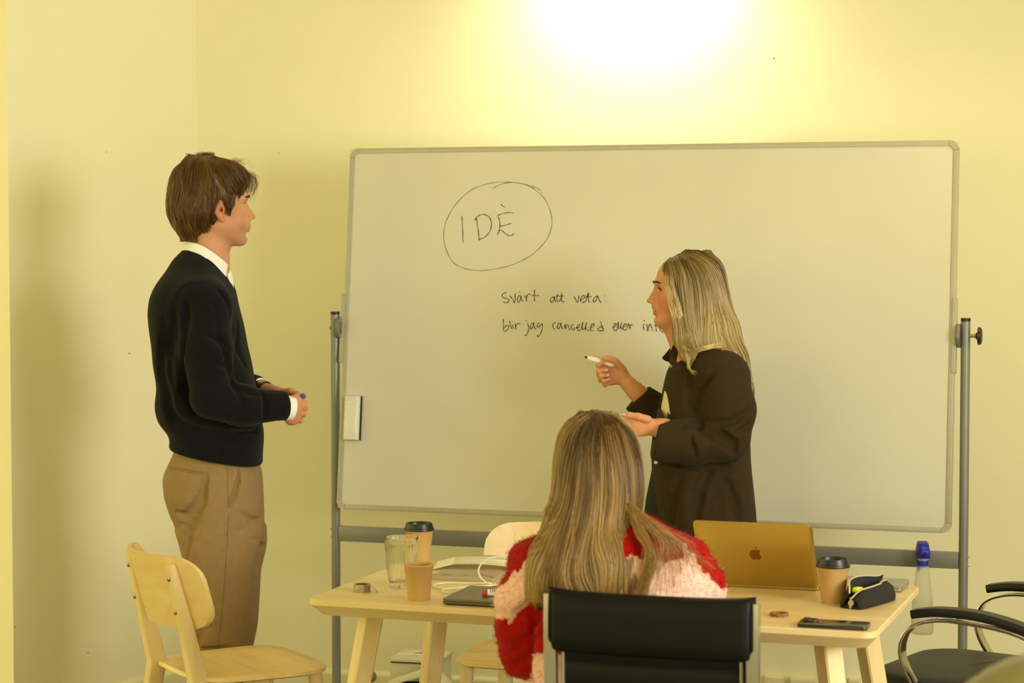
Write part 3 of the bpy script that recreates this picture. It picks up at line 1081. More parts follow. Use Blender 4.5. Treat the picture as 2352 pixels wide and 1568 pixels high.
# booklet and printed sheets
M_book = mat('grey_booklet_cover', (176, 160, 132), 0.5, var=0.06)
b0 = T(1075, 1326)
BK = thing('booklet', b0, -TT + .1, 'grey booklet with small coloured drawings under the printed sheet', 'booklet')
g = G()
rings = []
for z, i in ((0, .001), (.002, 0), (.009, 0), (.010, .001)):
    rings.append([(x, y, z) for x, y in rrect(.17 - 2 * i, .12 - 2 * i, .003, 2)])
mk('cover', g.loft(rings), M_book, BK)
mk('loose_page', G().add([(-.14, -.035, .001), (-.04, -.05, .004), (-.03, .03, .0045), (-.10, .035, .001), (-.14, -.035, .0016), (-.04, -.05, .0046), (-.03, .03, .0051), (-.10, .035, .0016)],
                         [(0, 1, 2, 3), (4, 7, 6, 5), (0, 4, 5, 1), (1, 5, 6, 2), (2, 6, 7, 3), (3, 7, 4, 0)]), M_book, BK)
for (x, y, w, col, nm) in ((-.05, -.028, .03, (90, 130, 130), 'teal'), (-.01, -.035, .016, (205, 120, 50), 'orange'), (.004, -.03, .014, (110, 140, 150), 'blue'), (.05, -.022, .02, (120, 140, 50), 'green'), (.068, -.03, .012, (205, 70, 45), 'red'), (.075, -.045, .016, (100, 120, 40), 'leaf'), (.04, -.005, .02, (210, 90, 60), 'coral')):
    mk('printed_drawing', G().add([(x - w / 2, y - .004, .0102), (x + w / 3, y - .006, .0102), (x + w / 2, y + .004, .0102), (x - w / 4, y + .008, .0102)], [(0, 1, 2, 3)]), mat('print_' + nm, col, 0.6), BK)
M_paper = mat('white_paper', (248, 240, 214), 0.7, var=0.02)
p0 = T(1095, 1304)
PS = thing('printed_sheet', p0 + Vector((0, 0, .0)), -TT + .25, 'curled white printed sheet lying over the booklet', 'paper')
g = G()
vv = []
NX, NY = 14, 8
for th in (0, 1):
    for i in range(NX + 1):
        for j in range(NY + 1):
            x = -.115 + .24 * i / NX
            y = -.055 + .13 * j / NY
            z = .012 + .010 * math.sin((x + .1) * 14) + .030 * max(0, (x - .0)) * 2 * (j / NY) + .004 * math.sin(y * 40 + x * 10)
            if x < -.06:
                z -= (-.06 - x) * .16
            vv.append((x, y, max(z, .0008) + th * .0006))
ff = []
n1 = (NX + 1) * (NY + 1)
for i in range(NX):
    for j in range(NY):
        a = i * (NY + 1) + j
        ff.append((a, a + NY + 1, a + NY + 2, a + 1))
        ff.append((n1 + a, n1 + a + 1, n1 + a + NY + 2, n1 + a + NY + 1))
mk('sheet', g.add(vv, ff), M_paper, PS, smooth=True)
for r_ in range(9):
    j = r_ / 9
    line = []
    for i in range(3, 13):
        x = -.115 + .24 * i / NX
        y = -.045 + .11 * j
        z = .012 + .010 * math.sin((x + .1) * 14) + .030 * max(0, (x - .0)) * 2 * ((y + .055) / .13) + .004 * math.sin(y * 40 + x * 10)
        if x < -.06:
            z -= (-.06 - x) * .16
        line.append((x, y, z + .0009))
    mk('text_line', G().tube(line[:10 - (r_ * 5) % 4], .0, 4, flat=(.0002, .0011, (0, 0, 1))), mat('grey_print', (150, 140, 120), 0.7), PS)

# white charging cable: a loose loop standing up, and coils lying on the table
M_cable = mat('white_cable', (232, 222, 190), 0.5, var=0.03)
pts = []
for k_ in range(26):
    a = math.radians(-115 + 300 * k_ / 25)
    px, py = 1146 - 47 * math.cos(a) * 1.0, 1311 - 33 * math.sin(a)
    pts.append(at_y(px, py, T(1146, 1345).y + .012 * k_ / 25))
cb0 = T(1110, 1346)
flat = [T(x, y, .003) for x, y in ((1125, 1344), (1090, 1346), (1050, 1349), (1015, 1351), (996, 1347), (1000, 1341), (1030, 1338), (1080, 1339), (1130, 1338))]
flat2 = [T(x, y, .003) for x, y in ((1140, 1342), (1100, 1348), (1050, 1351), (1018, 1354), (1016, 1359), (1036, 1361), (1052, 1357))]
CBL = thing('charging_cable', cb0, 0, 'thin white charging cable looped and coiled beside the booklet', 'cable')
mk('cable_loop', G().tube(spline(pts[::-1] + flat, 3), .0021, 8), M_cable, CBL, smooth=True, base=cb0)
mk('cable_coil', G().tube(spline(flat2, 5), .0021, 8), M_cable, CBL, smooth=True, base=cb0)
e0, e1 = T(1048, 1357, .004), T(1066, 1355, .004)
mk('plug', G().tube([e0, e1], .004, 10), M_whitep, CBL, smooth=True, base=cb0)

# gold laptop, open, its lid towards the camera
M_gold = mat('gold_aluminium', (206, 184, 106), 0.32, 0.95, var=0.03)
HR = T(1881, 1357)
la = -TT + .03
lu = Vector((math.cos(la), math.sin(la), 0))
lv = Vector((-math.sin(la), math.cos(la), 0))
LWD, LDP = .300, .208
GLP = thing('open_laptop', HR - lu * LWD / 2, la, 'open gold laptop with a fruit emblem on its lid', 'laptop')
mk('keyboard_base', G().loft([[(x, y + LDP / 2, z) for x, y in rrect(LWD, LDP, .010, 5)] for z in (.001, .011)]), M_gold, GLP, bevel=.001)
al = math.radians(33)
ML = Matrix(((1, 0, 0, 0), (0, -math.cos(al), -math.sin(al), .0), (0, -math.sin(al), math.cos(al), .008), (0, 0, 0, 1)))
# lid local: x width, z up along the lid, y = thickness (towards the keyboard is negative)
g = G()
rings = []
for y, i in ((.0, .0), (.0, .0006), (.0035, .0006), (.0045, .002)):
    rings.append([ML @ Vector((x, y, z + LDP / 2)) for x, z in rrect(LWD - 2 * i, LDP - 2 * i, .012, 6)])
lid = mk('screen_lid', g.loft(rings), M_gold, GLP, smooth=True, autos=math.radians(50))
mk('screen', G().box((-LWD / 2 + .006, -.0006, .012), (LWD / 2 - .006, .0, LDP - .006), ML), mat('dark_screen', (16, 16, 18), 0.15), lid)
M_emb = mat('emblem_polished', (150, 112, 60), 0.18, 1.0, var=0.0)
half = [(0, .098), (.004, .1), (.010, .097), (.0145, .090), (.0155, .083), (.0138, .075), (.0095, .0685), (.0055, .067), (0, .069)]
L_ = [(-x, z) for x, z in half[::-1]]
R_ = [(0, .098), (.005, .1002), (.0105, .0985), (.0138, .0955), (.0112, .0915), (.0104, .0865), (.0118, .0815), (.0142, .0782), (.0125, .0730), (.0092, .0685), (.0055, .067), (0, .069)]
outl = L_[:-1] + R_[:-1]
# smooth outline
S_ = spline([(x, 0, z) for x, z in outl] + [(outl[0][0], 0, outl[0][1])], 4)[:-1]
g = G()
g.loft([[ML @ Vector((q.x * 1.0, y, q.z + .022)) for q in S_] for y in (.0044, .0049)])
mk('fruit_emblem', g, M_emb, lid)
lf = spline([(0, 0, .101), (.0005, 0, .106), (.005, 0, .1105), (.0053, 0, .106), (0, 0, .101)], 4)[:-1]
mk('fruit_emblem_leaf', G().loft([[ML @ Vector((q.x, y, q.z + .022)) for q in lf] for y in (.0044, .0049)]), M_emb, lid)
for s in (-1, 1):
    pass
g = G()
for r_ in range(5):
    for c_ in range(13):
        x, y = -.128 + c_ * .0197, .035 + r_ * .0195
        g.box((x, y, .0105), (x + .0165, y + .0165, .0118))
kb_ = mk('keyboard', g, M_dark, GLP)
kb_['kind'] = 'stuff'

# closed silver laptop in the far corner
M_silver = mat('silver_aluminium', (176, 176, 166), 0.35, 0.8, var=0.03)
_fr = T(2090, 1343) - tv * .13
_p = pxy_v(_fr)
SL = table_thing('closed_laptop', _p, .195, .13, 'closed silver laptop at the far table corner behind the pencil case', 'laptop', .0, 'NR')
mk('base_shell', slab(.195, .13, .001, .010, .010, .003), M_silver, SL, smooth=True)
mk('lid', slab(.195, .13, .0105, .0155, .010, .0), M_silver, SL, smooth=True)
mk('port', G().box((.0965, .03, .005), (.0977, .038, .008)), M_dark, SL)

# little cream box between cup and pencil case
p = T(1949, 1364)
p = p + tv * .035
EB = thing('eraser_block', p, -TT, 'small cream block standing between coffee cup and pencil case', 'block')
mk('block', G().box((-.012, -.01, 0), (.012, .01, .030)), mat('cream_rubber', (236, 206, 148), 0.7), EB, bevel=.002)
mk('sleeve', G().box((-.0125, -.0105, 0), (.0125, .0105, .016)), mat('cream_sleeve', (226, 190, 126), 0.7), EB, bevel=.001)

# pencil case
M_fab = mat('black_canvas', (34, 33, 32), 0.9, var=0.2, vscale=120, bump=0.25, bscale=400)
M_fabin = mat('black_lining', (20, 22, 22), 0.9, var=0.1)
M_zip = mat('cream_zipper', (206, 190, 150), 0.5, var=0.1, vscale=300)
pa, pb = T(1968, 1398), T(2062, 1371)
ax = (pb - pa)
PCL = .185
ax.normalize()
ay = Vector((-ax.y, ax.x, 0))
pcen = pa + ax * (PCL / 2 - .012) + ay * .012
PC = thing('pencil_case', pcen, math.atan2(ax.y, ax.x), 'black canvas pencil case with an open cream zipper', 'pencil case')
# local x along the case, y across; loft sections from end to end, open at the top
secs = []
N_ = 22
for k_ in range(N_ + 1):
    t = k_ / N_
    x = -PCL / 2 + PCL * t
    e = 1 - abs(2 * t - 1) ** 7 * .25
    hw = .036 * e
    open_ = max(0.0, math.sin(math.pi * min(1, max(0, (t - .02) / .80)))) ** .7 * .024
    ht = .048 + .010 * math.sin(math.pi * t) + (.008 if t > .8 else 0) * (t - .8) * 5
    if t < .12:
        ht = .030 + (ht - .030) * (t / .12) ** .6
    xo = (ht / .05) * (.012 if t < .5 else -.004) * abs(2 * t - 1) ** 3
    yc_ = .002
    secs.append((x, hw, open_, ht, xo, yc_))
g = G()
rings = []
for (x, hw, op, ht, xo, yc_) in secs:
    lo_ = .0
    pr = [(-op + yc_ - .004, ht * .84, 1), (-hw * .62 - .004, ht * .62, .6), (-hw, ht * .25, .25), (-hw * .96, .003, 0), (-hw * .8, 0, 0), (hw * .8, 0, 0), (hw * .96, .003, 0), (hw, ht * .25, .25), (hw * .62 + .004, ht * .62, .6), (op + yc_ + .004, ht + .006, 1),
          (op + yc_ + .0025, ht + .004, 1), (hw * .5, ht * .6, .6), (hw * .8, .006, 0), (-hw * .8, .006, 0), (-hw * .5, ht * .6, .6), (-op + yc_ - .0025, ht * .84 - .001, 1)]
    rings.append([(x + xo * w, y, z) for y, z, w in pr])
g.loft(rings)
mk('case_body', g, M_fab, PC, smooth=True, autos=math.radians(60))
zl = [Vector((x + xo, -op + yc_ - .0032, ht * .84 + .0006)) for (x, hw, op, ht, xo, yc_) in secs]
zr = [Vector((x + xo, op + yc_ + .0032, ht + .0066)) for (x, hw, op, ht, xo, yc_) in secs]
mk('zipper', G().tube(zl, .0, 8, flat=(.0017, .0022, (0, 0, 1))), M_zip, PC, smooth=True)
mk('zipper', G().tube(zr, .0, 8, flat=(.0017, .0022, (0, 0, 1))), M_zip, PC, smooth=True)
z0_ = zl[0]
pull = mk('zipper_pull', G().tube([z0_ + Vector((-.004, 0, .002)), z0_ + Vector((-.007, -.001, -.006))], .0028, 8), M_brass, PC, smooth=True)
pc0 = z0_ + Vector((-.0085, -.002, -.011))
Mp = frame(pc0, (0, -1, 0), z=(.35, 0, 1))
mk('pull_disc', G().tube([Mp @ Vector((0, -.0012, 0)), Mp @ Vector((0, .0012, 0))], .0072, 20), mat('pull_metal', (196, 182, 120), 0.4, 0.5), pull, smooth=True, autos=math.radians(40))
mk('pull_tail', G().box((-.0025, -.0008, -.0125), (.0025, .0008, -.004), Mp), mat('pull_metal', (196, 182, 120), 0.4, 0.5), pull, bevel=.0006)
hp = pcen + ax * -.045 + Vector((0, 0, .036))
HL_ = thing('highlighter', pcen + ax * -.035 + Vector((0, 0, .008)), math.atan2(ax.y, ax.x), 'bright yellow highlighter lying inside the pencil case', 'highlighter')
M_neon = mat('neon_yellow_plastic', (226, 240, 30), 0.4, var=0.03)
mk('highlighter_cap', G().box((-.034, -.0095, .028), (-.008, .0085, .040)), M_neon, HL_, bevel=.004, seg=3)
mk('highlighter_barrel', G().box((-.009, -.0085, .014), (.075, .0075, .030)), mat('yellow_barrel', (190, 200, 40), 0.4), HL_, bevel=.003)

# phone
M_phone = mat('graphite_phone', (52, 47, 38), 0.22, 0.3, var=0.03, coat=0.4)
c0, c1 = T(1829, 1440), T(1991, 1449)
ph = (c1 - c0).normalized()
phv = Vector((-ph.y, ph.x, 0))
PH = thing('phone', c0 + ph * .080 + phv * .0375, math.atan2(ph.y, ph.x), 'dark smartphone lying face down near the table edge', 'phone')
mk('phone_body', slab(.160, .076, 0, .0085, .012, .0), M_phone, PH, smooth=True, autos=math.radians(50))
cbm = mk('camera_bump', G().loft([[(x, y, z) for x, y in rrect(.036 - i, .036 - i, .009, 5, -.057, .016)] for z, i in ((.0083, 0), (.0103, 0), (.0106, .001))]), M_phone, PH, smooth=True, autos=math.radians(50))
for (x, y) in ((-.066, .025), (-.066, .007), (-.049, .016)):
    mk('camera_lens', G().lathe([(.001, .0105), (.0068, .0105), (.0068, .0125), (.0055, .0128), (.001, .0122)], 20, Matrix.Translation((x, y, 0))), M_dark, cbm, smooth=True, autos=math.radians(40))

# hair tie
p = T(1790, 1414)
HT = thing('hair_tie', p, 0, 'small brown fabric hair tie lying on the table beside the phone', 'hair tie')


def torus(R_, r_, n=36, m_=10, sq=1.0, wob=.0):
    rings = []
    for k_ in range(n + 1):
        a = 2 * math.pi * k_ / n
        rr = r_ * (1 + wob * math.sin(a * 9))
        rings.append([((R_ + rr * math.cos(b)) * math.cos(a), (R_ + rr * math.cos(b)) * math.sin(a) * sq, r_ + rr * math.sin(b)) for b in [2 * math.pi * q / m_ for q in range(m_)]])
    return G().loft(rings, cap=False)


band = mk('fabric_band', torus(.0185, .0042, sq=.95, wob=.12), mat('brown_fabric', (150, 100, 62), 0.9, var=0.25, vscale=200), HT, smooth=True)
mk('pale_stitching', torus(.0190, .0016, sq=.95), mat('pale_thread', (226, 205, 180), 0.8), HT, smooth=True)

# ================================================================ cartons on the floor behind the table
M_card = mat('white_carton', (228, 220, 190), 0.7, var=0.05)
M_cardd = mat('carton_black', (24, 22, 20), 0.8)  # even black for the open carton's sides and the lid edge
bx_a, bx_b = at_y(907, 1518, 7.08), at_y(1024, 1514, 7.12)
zt = bx_a.z
wbx = (bx_b - bx_a).length
cB = Vector(((bx_a.x + bx_b.x) / 2, 7.17, 0))
BX = thing('carton', cB, -WTH, 'white cardboard box with a lid standing on the floor by the wall', 'box')
mk('carton_body', G().box((-wbx / 2 + .004, -.085, 0), (wbx / 2 - .004, .085, zt - .004)), M_card, BX, bevel=.002)
ldm = mk('carton_lid', G().box((-wbx / 2, -.09, zt - .006), (wbx / 2, .09, zt + .004)), M_card, BX, bevel=.002)
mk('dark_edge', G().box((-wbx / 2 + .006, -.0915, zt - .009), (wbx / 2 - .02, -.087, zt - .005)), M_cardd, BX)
for (x, y, a_, w_) in ((-.03, .0, .3, .10), (.0, .03, -.2, .08)):
    Mq = Matrix.Translation((x, y, zt + .0045)) @ Matrix.Rotation(a_, 4, 'Z')
    mk('paper_scrap', G().box((-w_ / 2, -.02, 0), (w_ / 2, .02, .002), Mq), M_paper, ldm)
f0 = at_y(940, 1566, 6.93)
cF = Vector((f0.x + .02, 6.99, 0))
OB = thing('open_carton', cF, -.1, 'open white carton with raised flaps and black sides, in front of the lidded box', 'box')
hz = f0.z - .02
w_ = .075
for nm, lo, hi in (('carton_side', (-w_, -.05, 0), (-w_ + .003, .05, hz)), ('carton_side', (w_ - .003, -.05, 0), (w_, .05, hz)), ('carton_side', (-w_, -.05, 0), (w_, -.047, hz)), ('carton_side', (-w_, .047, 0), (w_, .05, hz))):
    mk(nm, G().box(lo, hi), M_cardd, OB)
mk('flap', G().add([(-w_ - .03, -.05, hz - .004), (w_ * .7, -.05, hz + .045), (w_ * .75, .05, hz + .055), (-w_ - .01, .05, hz + .004), (-w_ - .03, -.05, hz - .001), (w_ * .7, -.05, hz + .048), (w_ * .75, .05, hz + .058), (-w_ - .01, .05, hz + .007)],
                   [(0, 1, 2, 3), (4, 7, 6, 5), (0, 4, 5, 1), (1, 5, 6, 2), (2, 6, 7, 3), (3, 7, 4, 0)]), M_card, OB)
mk('flap', G().add([(w_ * .7, -.05, hz + .045), (w_ + .05, -.055, hz - .04), (w_ + .06, .05, hz - .03), (w_ * .75, .05, hz + .055), (w_ * .7, -.05, hz + .048), (w_ + .053, -.055, hz - .037), (w_ + .063, .05, hz - .027), (w_ * .75, .05, hz + .058)],
                   [(0, 1, 2, 3), (4, 7, 6, 5), (0, 4, 5, 1), (1, 5, 6, 2), (2, 6, 7, 3), (3, 7, 4, 0)]), M_card, OB)
mk('red_mark', G().box((w_ * .35, -.0515, hz + .026), (w_ * .55, -.0505, hz + .034)), M_red, OB)

# ================================================================ smooth-blended bodies (signed distance fields turned into meshes)
def axis(lo, hi, coarse, fine_iv=(), fine=0.0022):
    out = [lo]
    while out[-1] < hi:
        x = out[-1]
        st = coarse
        for a, b in fine_iv:
            if a <= x < b:
                st = fine
            elif x < a < x + st:
                st = max(fine, a - x)
        out.append(x + st)
    return np.array(out, np.float32)


class Field:
    def __init__(s, xs, ys, zs):
        s.ax = (xs, ys, zs)
        s.F = np.full((len(xs), len(ys), len(zs)), 0.5, np.float32)

    def sub(s, lo, hi):
        sl = []
        for a, l, h in zip(s.ax, lo, hi):
            i0 = max(0, int(np.searchsorted(a, l)) - 1)
            i1 = min(len(a), int(np.searchsorted(a, h)) + 1)
            sl.append(slice(i0, i1))
        X = s.ax[0][sl[0]][:, None, None]
        Y = s.ax[1][sl[1]][None, :, None]
        Z = s.ax[2][sl[2]][None, None, :]
        return tuple(sl), X, Y, Z

    def put(s, sl, d, op, k):
        a = s.F[sl]
        if a.size == 0:
            return
        if op == 'u':
            if k <= 0:
                s.F[sl] = np.minimum(a, d)
            else:
                h = np.clip(.5 + .5 * (a - d) / k, 0, 1)
                s.F[sl] = a * (1 - h) + d * h - k * h * (1 - h)
        elif op == 's':
            d = -d
            if k <= 0:
                s.F[sl] = np.maximum(a, d)
            else:
                h = np.clip(.5 - .5 * (a - d) / k, 0, 1)
                s.F[sl] = a * (1 - h) + d * h + k * h * (1 - h)

    def cone(s, a, b, ra, rb=None, k=0.01, op='u', flat=None):
        """round cone from a to b"""
        rb = ra if rb is None else rb
        a = np.array(a, float)
        b = np.array(b, float)
        m = max(ra, rb) + k + .012
        sl, X, Y, Z = s.sub(np.minimum(a, b) - m, np.maximum(a, b) + m)
        ab = b - a
        L2 = max(1e-9, float(ab @ ab))
        t = np.clip(((X - a[0]) * ab[0] + (Y - a[1]) * ab[1] + (Z - a[2]) * ab[2]) / L2, 0, 1)
        d = np.sqrt((X - a[0] - t * ab[0]) ** 2 + (Y - a[1] - t * ab[1]) ** 2 + (Z - a[2] - t * ab[2]) ** 2) - (ra + (rb - ra) * t)
        s.put(sl, d.astype(np.float32), op, k)
        return s

    def chain(s, pts, rs, k=0.01, op='u'):
        for i in range(len(pts) - 1):
            s.cone(pts[i], pts[i + 1], rs[i], rs[i + 1], k, op)
        return s

    def ell(s, c, r, R=None, k=0.01, op='u'):
        """ellipsoid; R = three axes (rows)"""
        c = np.array(c, float)
        r = np.array(r, float)
        m = r.max() + k + .012
        sl, X, Y, Z = s.sub(c - m, c + m)
        dx, dy, dz = X - c[0], Y - c[1], Z - c[2]
        if R is None:
            p = (dx + 0 * dy + 0 * dz, dy + 0 * dx + 0 * dz, dz + 0 * dx + 0 * dy)
        else:
            p = tuple(dx * q[0] + dy * q[1] + dz * q[2] for q in R)
        k0 = np.sqrt(sum((p[i] / r[i]) ** 2 for i in range(3)))
        k1 = np.sqrt(sum((p[i] / (r[i] * r[i])) ** 2 for i in range(3)))
        d = k0 * (k0 - 1) / np.maximum(k1, 1e-6)
        s.put(sl, d.astype(np.float32), op, k)
        return s

    def stack(s, rows, k=0.01, op='u', n=2.0, ends=.0):
        """rows: (z, cx, ax, cy, ay) horizontal superellipse sections, smooth in between"""
        rows = sorted(rows)
        z = np.array([r[0] for r in rows])
        A = np.array(rows)
        lo = (float((A[:, 1] - A[:, 2]).min()) - k - .012, float((A[:, 3] - A[:, 4]).min()) - k - .012, z[0] - k - .012)
        hi = (float((A[:, 1] + A[:, 2]).max()) + k + .012, float((A[:, 3] + A[:, 4]).max()) + k + .012, z[-1] + k + .012)
        sl, X, Y, Z = s.sub(lo, hi)
        zz = Z.ravel()
        # monotone-ish smoothing: resample linearly then blur
        fz = np.linspace(z[0], z[-1], 160)
        cols = []
        for i in range(1, 5):
            v = np.interp(fz, z, A[:, i])
            w = 9
            vp = np.pad(v, w, mode='edge')
            # linear extension at the ends keeps the profile
            vp[:w] = v[0] + (v[0] - v[1]) * np.arange(w, 0, -1) * .0
            v = np.convolve(vp, np.hanning(2 * w + 1) / np.hanning(2 * w + 1).sum(), 'valid')
            cols.append(np.interp(zz, fz, v)[None, None, :])
        cx, ax_, cy, ay_ = cols
        px, py = np.abs(X - cx) / ax_, np.abs(Y - cy) / ay_
        q = (px ** n + py ** n) ** (1 / n)
        d = (q - 1) * np.minimum(ax_, ay_)
        dz = np.maximum(z[0] - zz, zz - z[-1])[None, None, :]
        d = np.maximum(d, dz + 0 * d)
        s.put(sl, d.astype(np.float32), op, k)
        return s

    def plane(s, p, n, k=0.0, lo=None, hi=None):
        """cut away everything on the +n side (inside an optional box)"""
        p = np.array(p, float)
        n = np.array(n, float)
        n = n / np.linalg.norm(n)
        lo = lo if lo is not None else [a[0] for a in s.ax]
        hi = hi if hi is not None else [a[-1] for a in s.ax]
        sl, X, Y, Z = s.sub(lo, hi)
        d = -((X - p[0]) * n[0] + (Y - p[1]) * n[1] + (Z - p[2]) * n[2])
        s.put(sl, d.astype(np.float32), 's', k)
        return s

    def wob(s, amp, fx, fy, fz, ph=0.0, win=None):
        X, Y, Z = s.ax[0][:, None, None], s.ax[1][None, :, None], s.ax[2][None, None, :]
        w = amp * np.sin(X * fx + Y * fy + Z * fz + ph + 1.3 * np.sin(Z * fz * .37 + X * fx * .6 + 1.0))
        if win is not None:
            w = w * np.exp(-((X - win[0]) ** 2 + (Y - win[1]) ** 2 + (Z - win[2]) ** 2) / win[3] ** 2)
        s.F += w.astype(np.float32)
        return s

    def sample(s, P):
        P = np.asarray(P, np.float32)
        idx, fr = [], []
        for i in range(3):
            a = s.ax[i]
            j = np.clip(np.searchsorted(a, P[:, i]) - 1, 0, len(a) - 2)
            idx.append(j)
            fr.append(np.clip((P[:, i] - a[j]) / (a[j + 1] - a[j]), 0, 1))
        out = 0
        for dx in (0, 1):
            for dy in (0, 1):
                for dz in (0, 1):
                    w = (fr[0] if dx else 1 - fr[0]) * (fr[1] if dy else 1 - fr[1]) * (fr[2] if dz else 1 - fr[2])
                    out = out + w * s.F[idx[0] + dx, idx[1] + dy, idx[2] + dz]
        return out

    def grad(s, P, e=.004):
        g = np.zeros((len(P), 3), np.float32)
        for i in range(3):
            d = np.zeros(3, np.float32)
            d[i] = e
            g[:, i] = s.sample(P + d) - s.sample(P - d)
        return g / np.maximum(np.linalg.norm(g, axis=1, keepdims=True), 1e-9)

    def hit(s, px, py, y0=None, y1=None):
        """first point of the surface met by the view ray of that pixel"""
        y0 = s.ax[1][0] if y0 is None else y0
        y1 = s.ax[1][-1] if y1 is None else y1
        Y = np.linspace(y0, y1, 400)
        d = ray(px, py)
        P = np.stack([d.x / d.y * Y, Y, CAM_H + d.z / d.y * Y], 1)
        f = s.sample(P)
        i = np.argmax(f < 0)
        return P[i] if f[i] < 0 else None

    def fold(s, pix, r, depth, k=.02, op='s', off=None):
        """a crease (or ridge) following pixels traced over the surface"""
        pts = [s.hit(x, y) for x, y in pix]
        pts = [p for p in pts if p is not None]
        if len(pts) < 2:
            return s
        depth = depth * 1.9
        r = max(r, depth * .8)
        o = (r - depth) * (-1 if op == 's' else 1)
        pts = [p + np.array([0, o, 0]) for p in pts]
        n = len(pts)
        rs = [r * (.55 if i in (0, n - 1) else 1) for i in range(n)]
        return s.chain(pts, rs, k * .5, op)

    def mesh(s, smooth=1):
        F = s.F
        S = F < 0
        c = (S[:-1, :-1, :-1].astype(np.uint8) + S[1:, :-1, :-1] + S[:-1, 1:, :-1] + S[1:, 1:, :-1] + S[:-1, :-1, 1:] + S[1:, :-1, 1:] + S[:-1, 1:, 1:] + S[1:, 1:, 1:])
        I = np.argwhere((c > 0) & (c < 8))
        ids = np.full(c.shape, -1, np.int32)
        ids[I[:, 0], I[:, 1], I[:, 2]] = np.arange(len(I))
        acc = np.zeros((len(I), 3))
        cnt = np.zeros(len(I))
        cor = [(0, 0, 0), (1, 0, 0), (0, 1, 0), (1, 1, 0), (0, 0, 1), (1, 0, 1), (0, 1, 1), (1, 1, 1)]
        val = [F[I[:, 0] + a, I[:, 1] + b, I[:, 2] + d] for a, b, d in cor]
        pos = [np.stack([s.ax[0][I[:, 0] + a], s.ax[1][I[:, 1] + b], s.ax[2][I[:, 2] + d]], 1) for a, b, d in cor]
        for a, b in ((0, 1), (2, 3), (4, 5), (6, 7), (0, 2), (1, 3), (4, 6), (5, 7), (0, 4), (1, 5), (2, 6), (3, 7)):
            m = (val[a] < 0) != (val[b] < 0)
            t = np.where(m, val[a] / np.where(m, val[a] - val[b], 1), 0)
            acc += np.where(m[:, None], pos[a] + (pos[b] - pos[a]) * t[:, None], 0)
            cnt += m
        V = acc / cnt[:, None]
        Q = []
        for ax_ in range(3):
            sl0 = [slice(None)] * 3
            sl1 = [slice(None)] * 3
            sl0[ax_] = slice(0, -1)
            sl1[ax_] = slice(1, None)
            A, B = S[tuple(sl0)], S[tuple(sl1)]
            E = np.argwhere(A != B)
            o1, o2 = [(1, 2), (2, 0), (0, 1)][ax_]
            ok = (E[:, o1] > 0) & (E[:, o2] > 0) & (E[:, o1] < c.shape[o1]) & (E[:, o2] < c.shape[o2])
            E = E[ok]
            d1 = np.zeros(3, int)
            d1[o1] = 1
            d2 = np.zeros(3, int)
            d2[o2] = 1
            q = np.stack([ids[tuple((E - x).T)] for x in (d1 + d2, d2, 0 * d1, d1)], 1)
            ins = A[tuple(E.T)]
            q = np.where(ins[:, None], q, q[:, ::-1])
            Q.append(q)
        Q = np.concatenate(Q)
        Q = Q[(Q >= 0).all(1)]
        for _ in range(smooth):
            a2 = np.zeros_like(V)
            n2 = np.zeros(len(V))
            for i in range(4):
                np.add.at(a2, Q[:, i], V[Q[:, (i + 1) % 4]])
                np.add.at(n2, Q[:, i], 1)
            V = V * .5 + .5 * a2 / np.maximum(n2, 1)[:, None]
        return V, Q


def fast_mesh(name, V, Q, m, parent, base, col=None, smooth=True):
    me = bpy.data.meshes.new(name)
    n = Q.shape[1]
    me.vertices.add(len(V))
    me.vertices.foreach_set('co', (np.asarray(V) - np.array(base)).astype(np.float32).ravel())
    me.loops.add(Q.size)
    me.loops.foreach_set('vertex_index', Q.astype(np.int32).ravel())
    me.polygons.add(len(Q))
    me.polygons.foreach_set('loop_start', np.arange(0, Q.size, n, dtype=np.int32))
    me.update(calc_edges=True)
    if col is not None:
        ca_ = me.color_attributes.new('Col', 'FLOAT_COLOR', 'POINT')
        ca_.data.foreach_set('color', np.concatenate([col, np.ones((len(col), 1))], 1).astype(np.float32).ravel())
    return link(name, me, m, parent, smooth, base if parent is None else None)


def pxy(V):
    """project points to photo pixels"""
    x, y, z = V[:, 0], V[:, 1], V[:, 2] - CAM_H
    zc = y * CP - z * SP
    yc = y * SP + z * CP
    return np.stack([IMG_W / 2 + FPX * x / zc, IMG_H / 2 - FPX * yc / zc], 1)


def strand_mesh(name, P, rad, col, m, parent, base):
    """P: N,S,3 strands; rad: S profile (m) or N,S; col: N,3 or N,S,3"""
    N, S = P.shape[:2]
    T_ = np.gradient(P, axis=1)
    T_ /= np.maximum(np.linalg.norm(T_, axis=2, keepdims=True), 1e-9)
    ref = np.tile(np.array([.31, -.9, .27]), (N, 1))[:, None, :]
    A = np.cross(T_, ref)
    A /= np.maximum(np.linalg.norm(A, axis=2, keepdims=True), 1e-9)
    B = np.cross(T_, A)
    rad = np.broadcast_to(rad, (N, S))[:, :, None]
    ring = [P + (A * math.cos(a) + B * math.sin(a)) * rad for a in (0.5, 2.594, 4.689)]
    V = np.stack(ring, 2).reshape(-1, 3)
    i = np.arange(N)[:, None, None] * S * 3 + np.arange(S - 1)[None, :, None] * 3
    k = np.arange(3)[None, None, :]
    k2 = (k + 1) % 3
    Q = np.stack([i + k, i + k2, i + k2 + 3, i + k + 3], -1).reshape(-1, 4)
    if col.ndim == 2:
        col = np.repeat(col[:, None, :], S, 1)
    C = np.repeat(col[:, :, None, :], 3, 2).reshape(-1, 3)
    return fast_mesh(name, V, Q, m, parent, base, C)


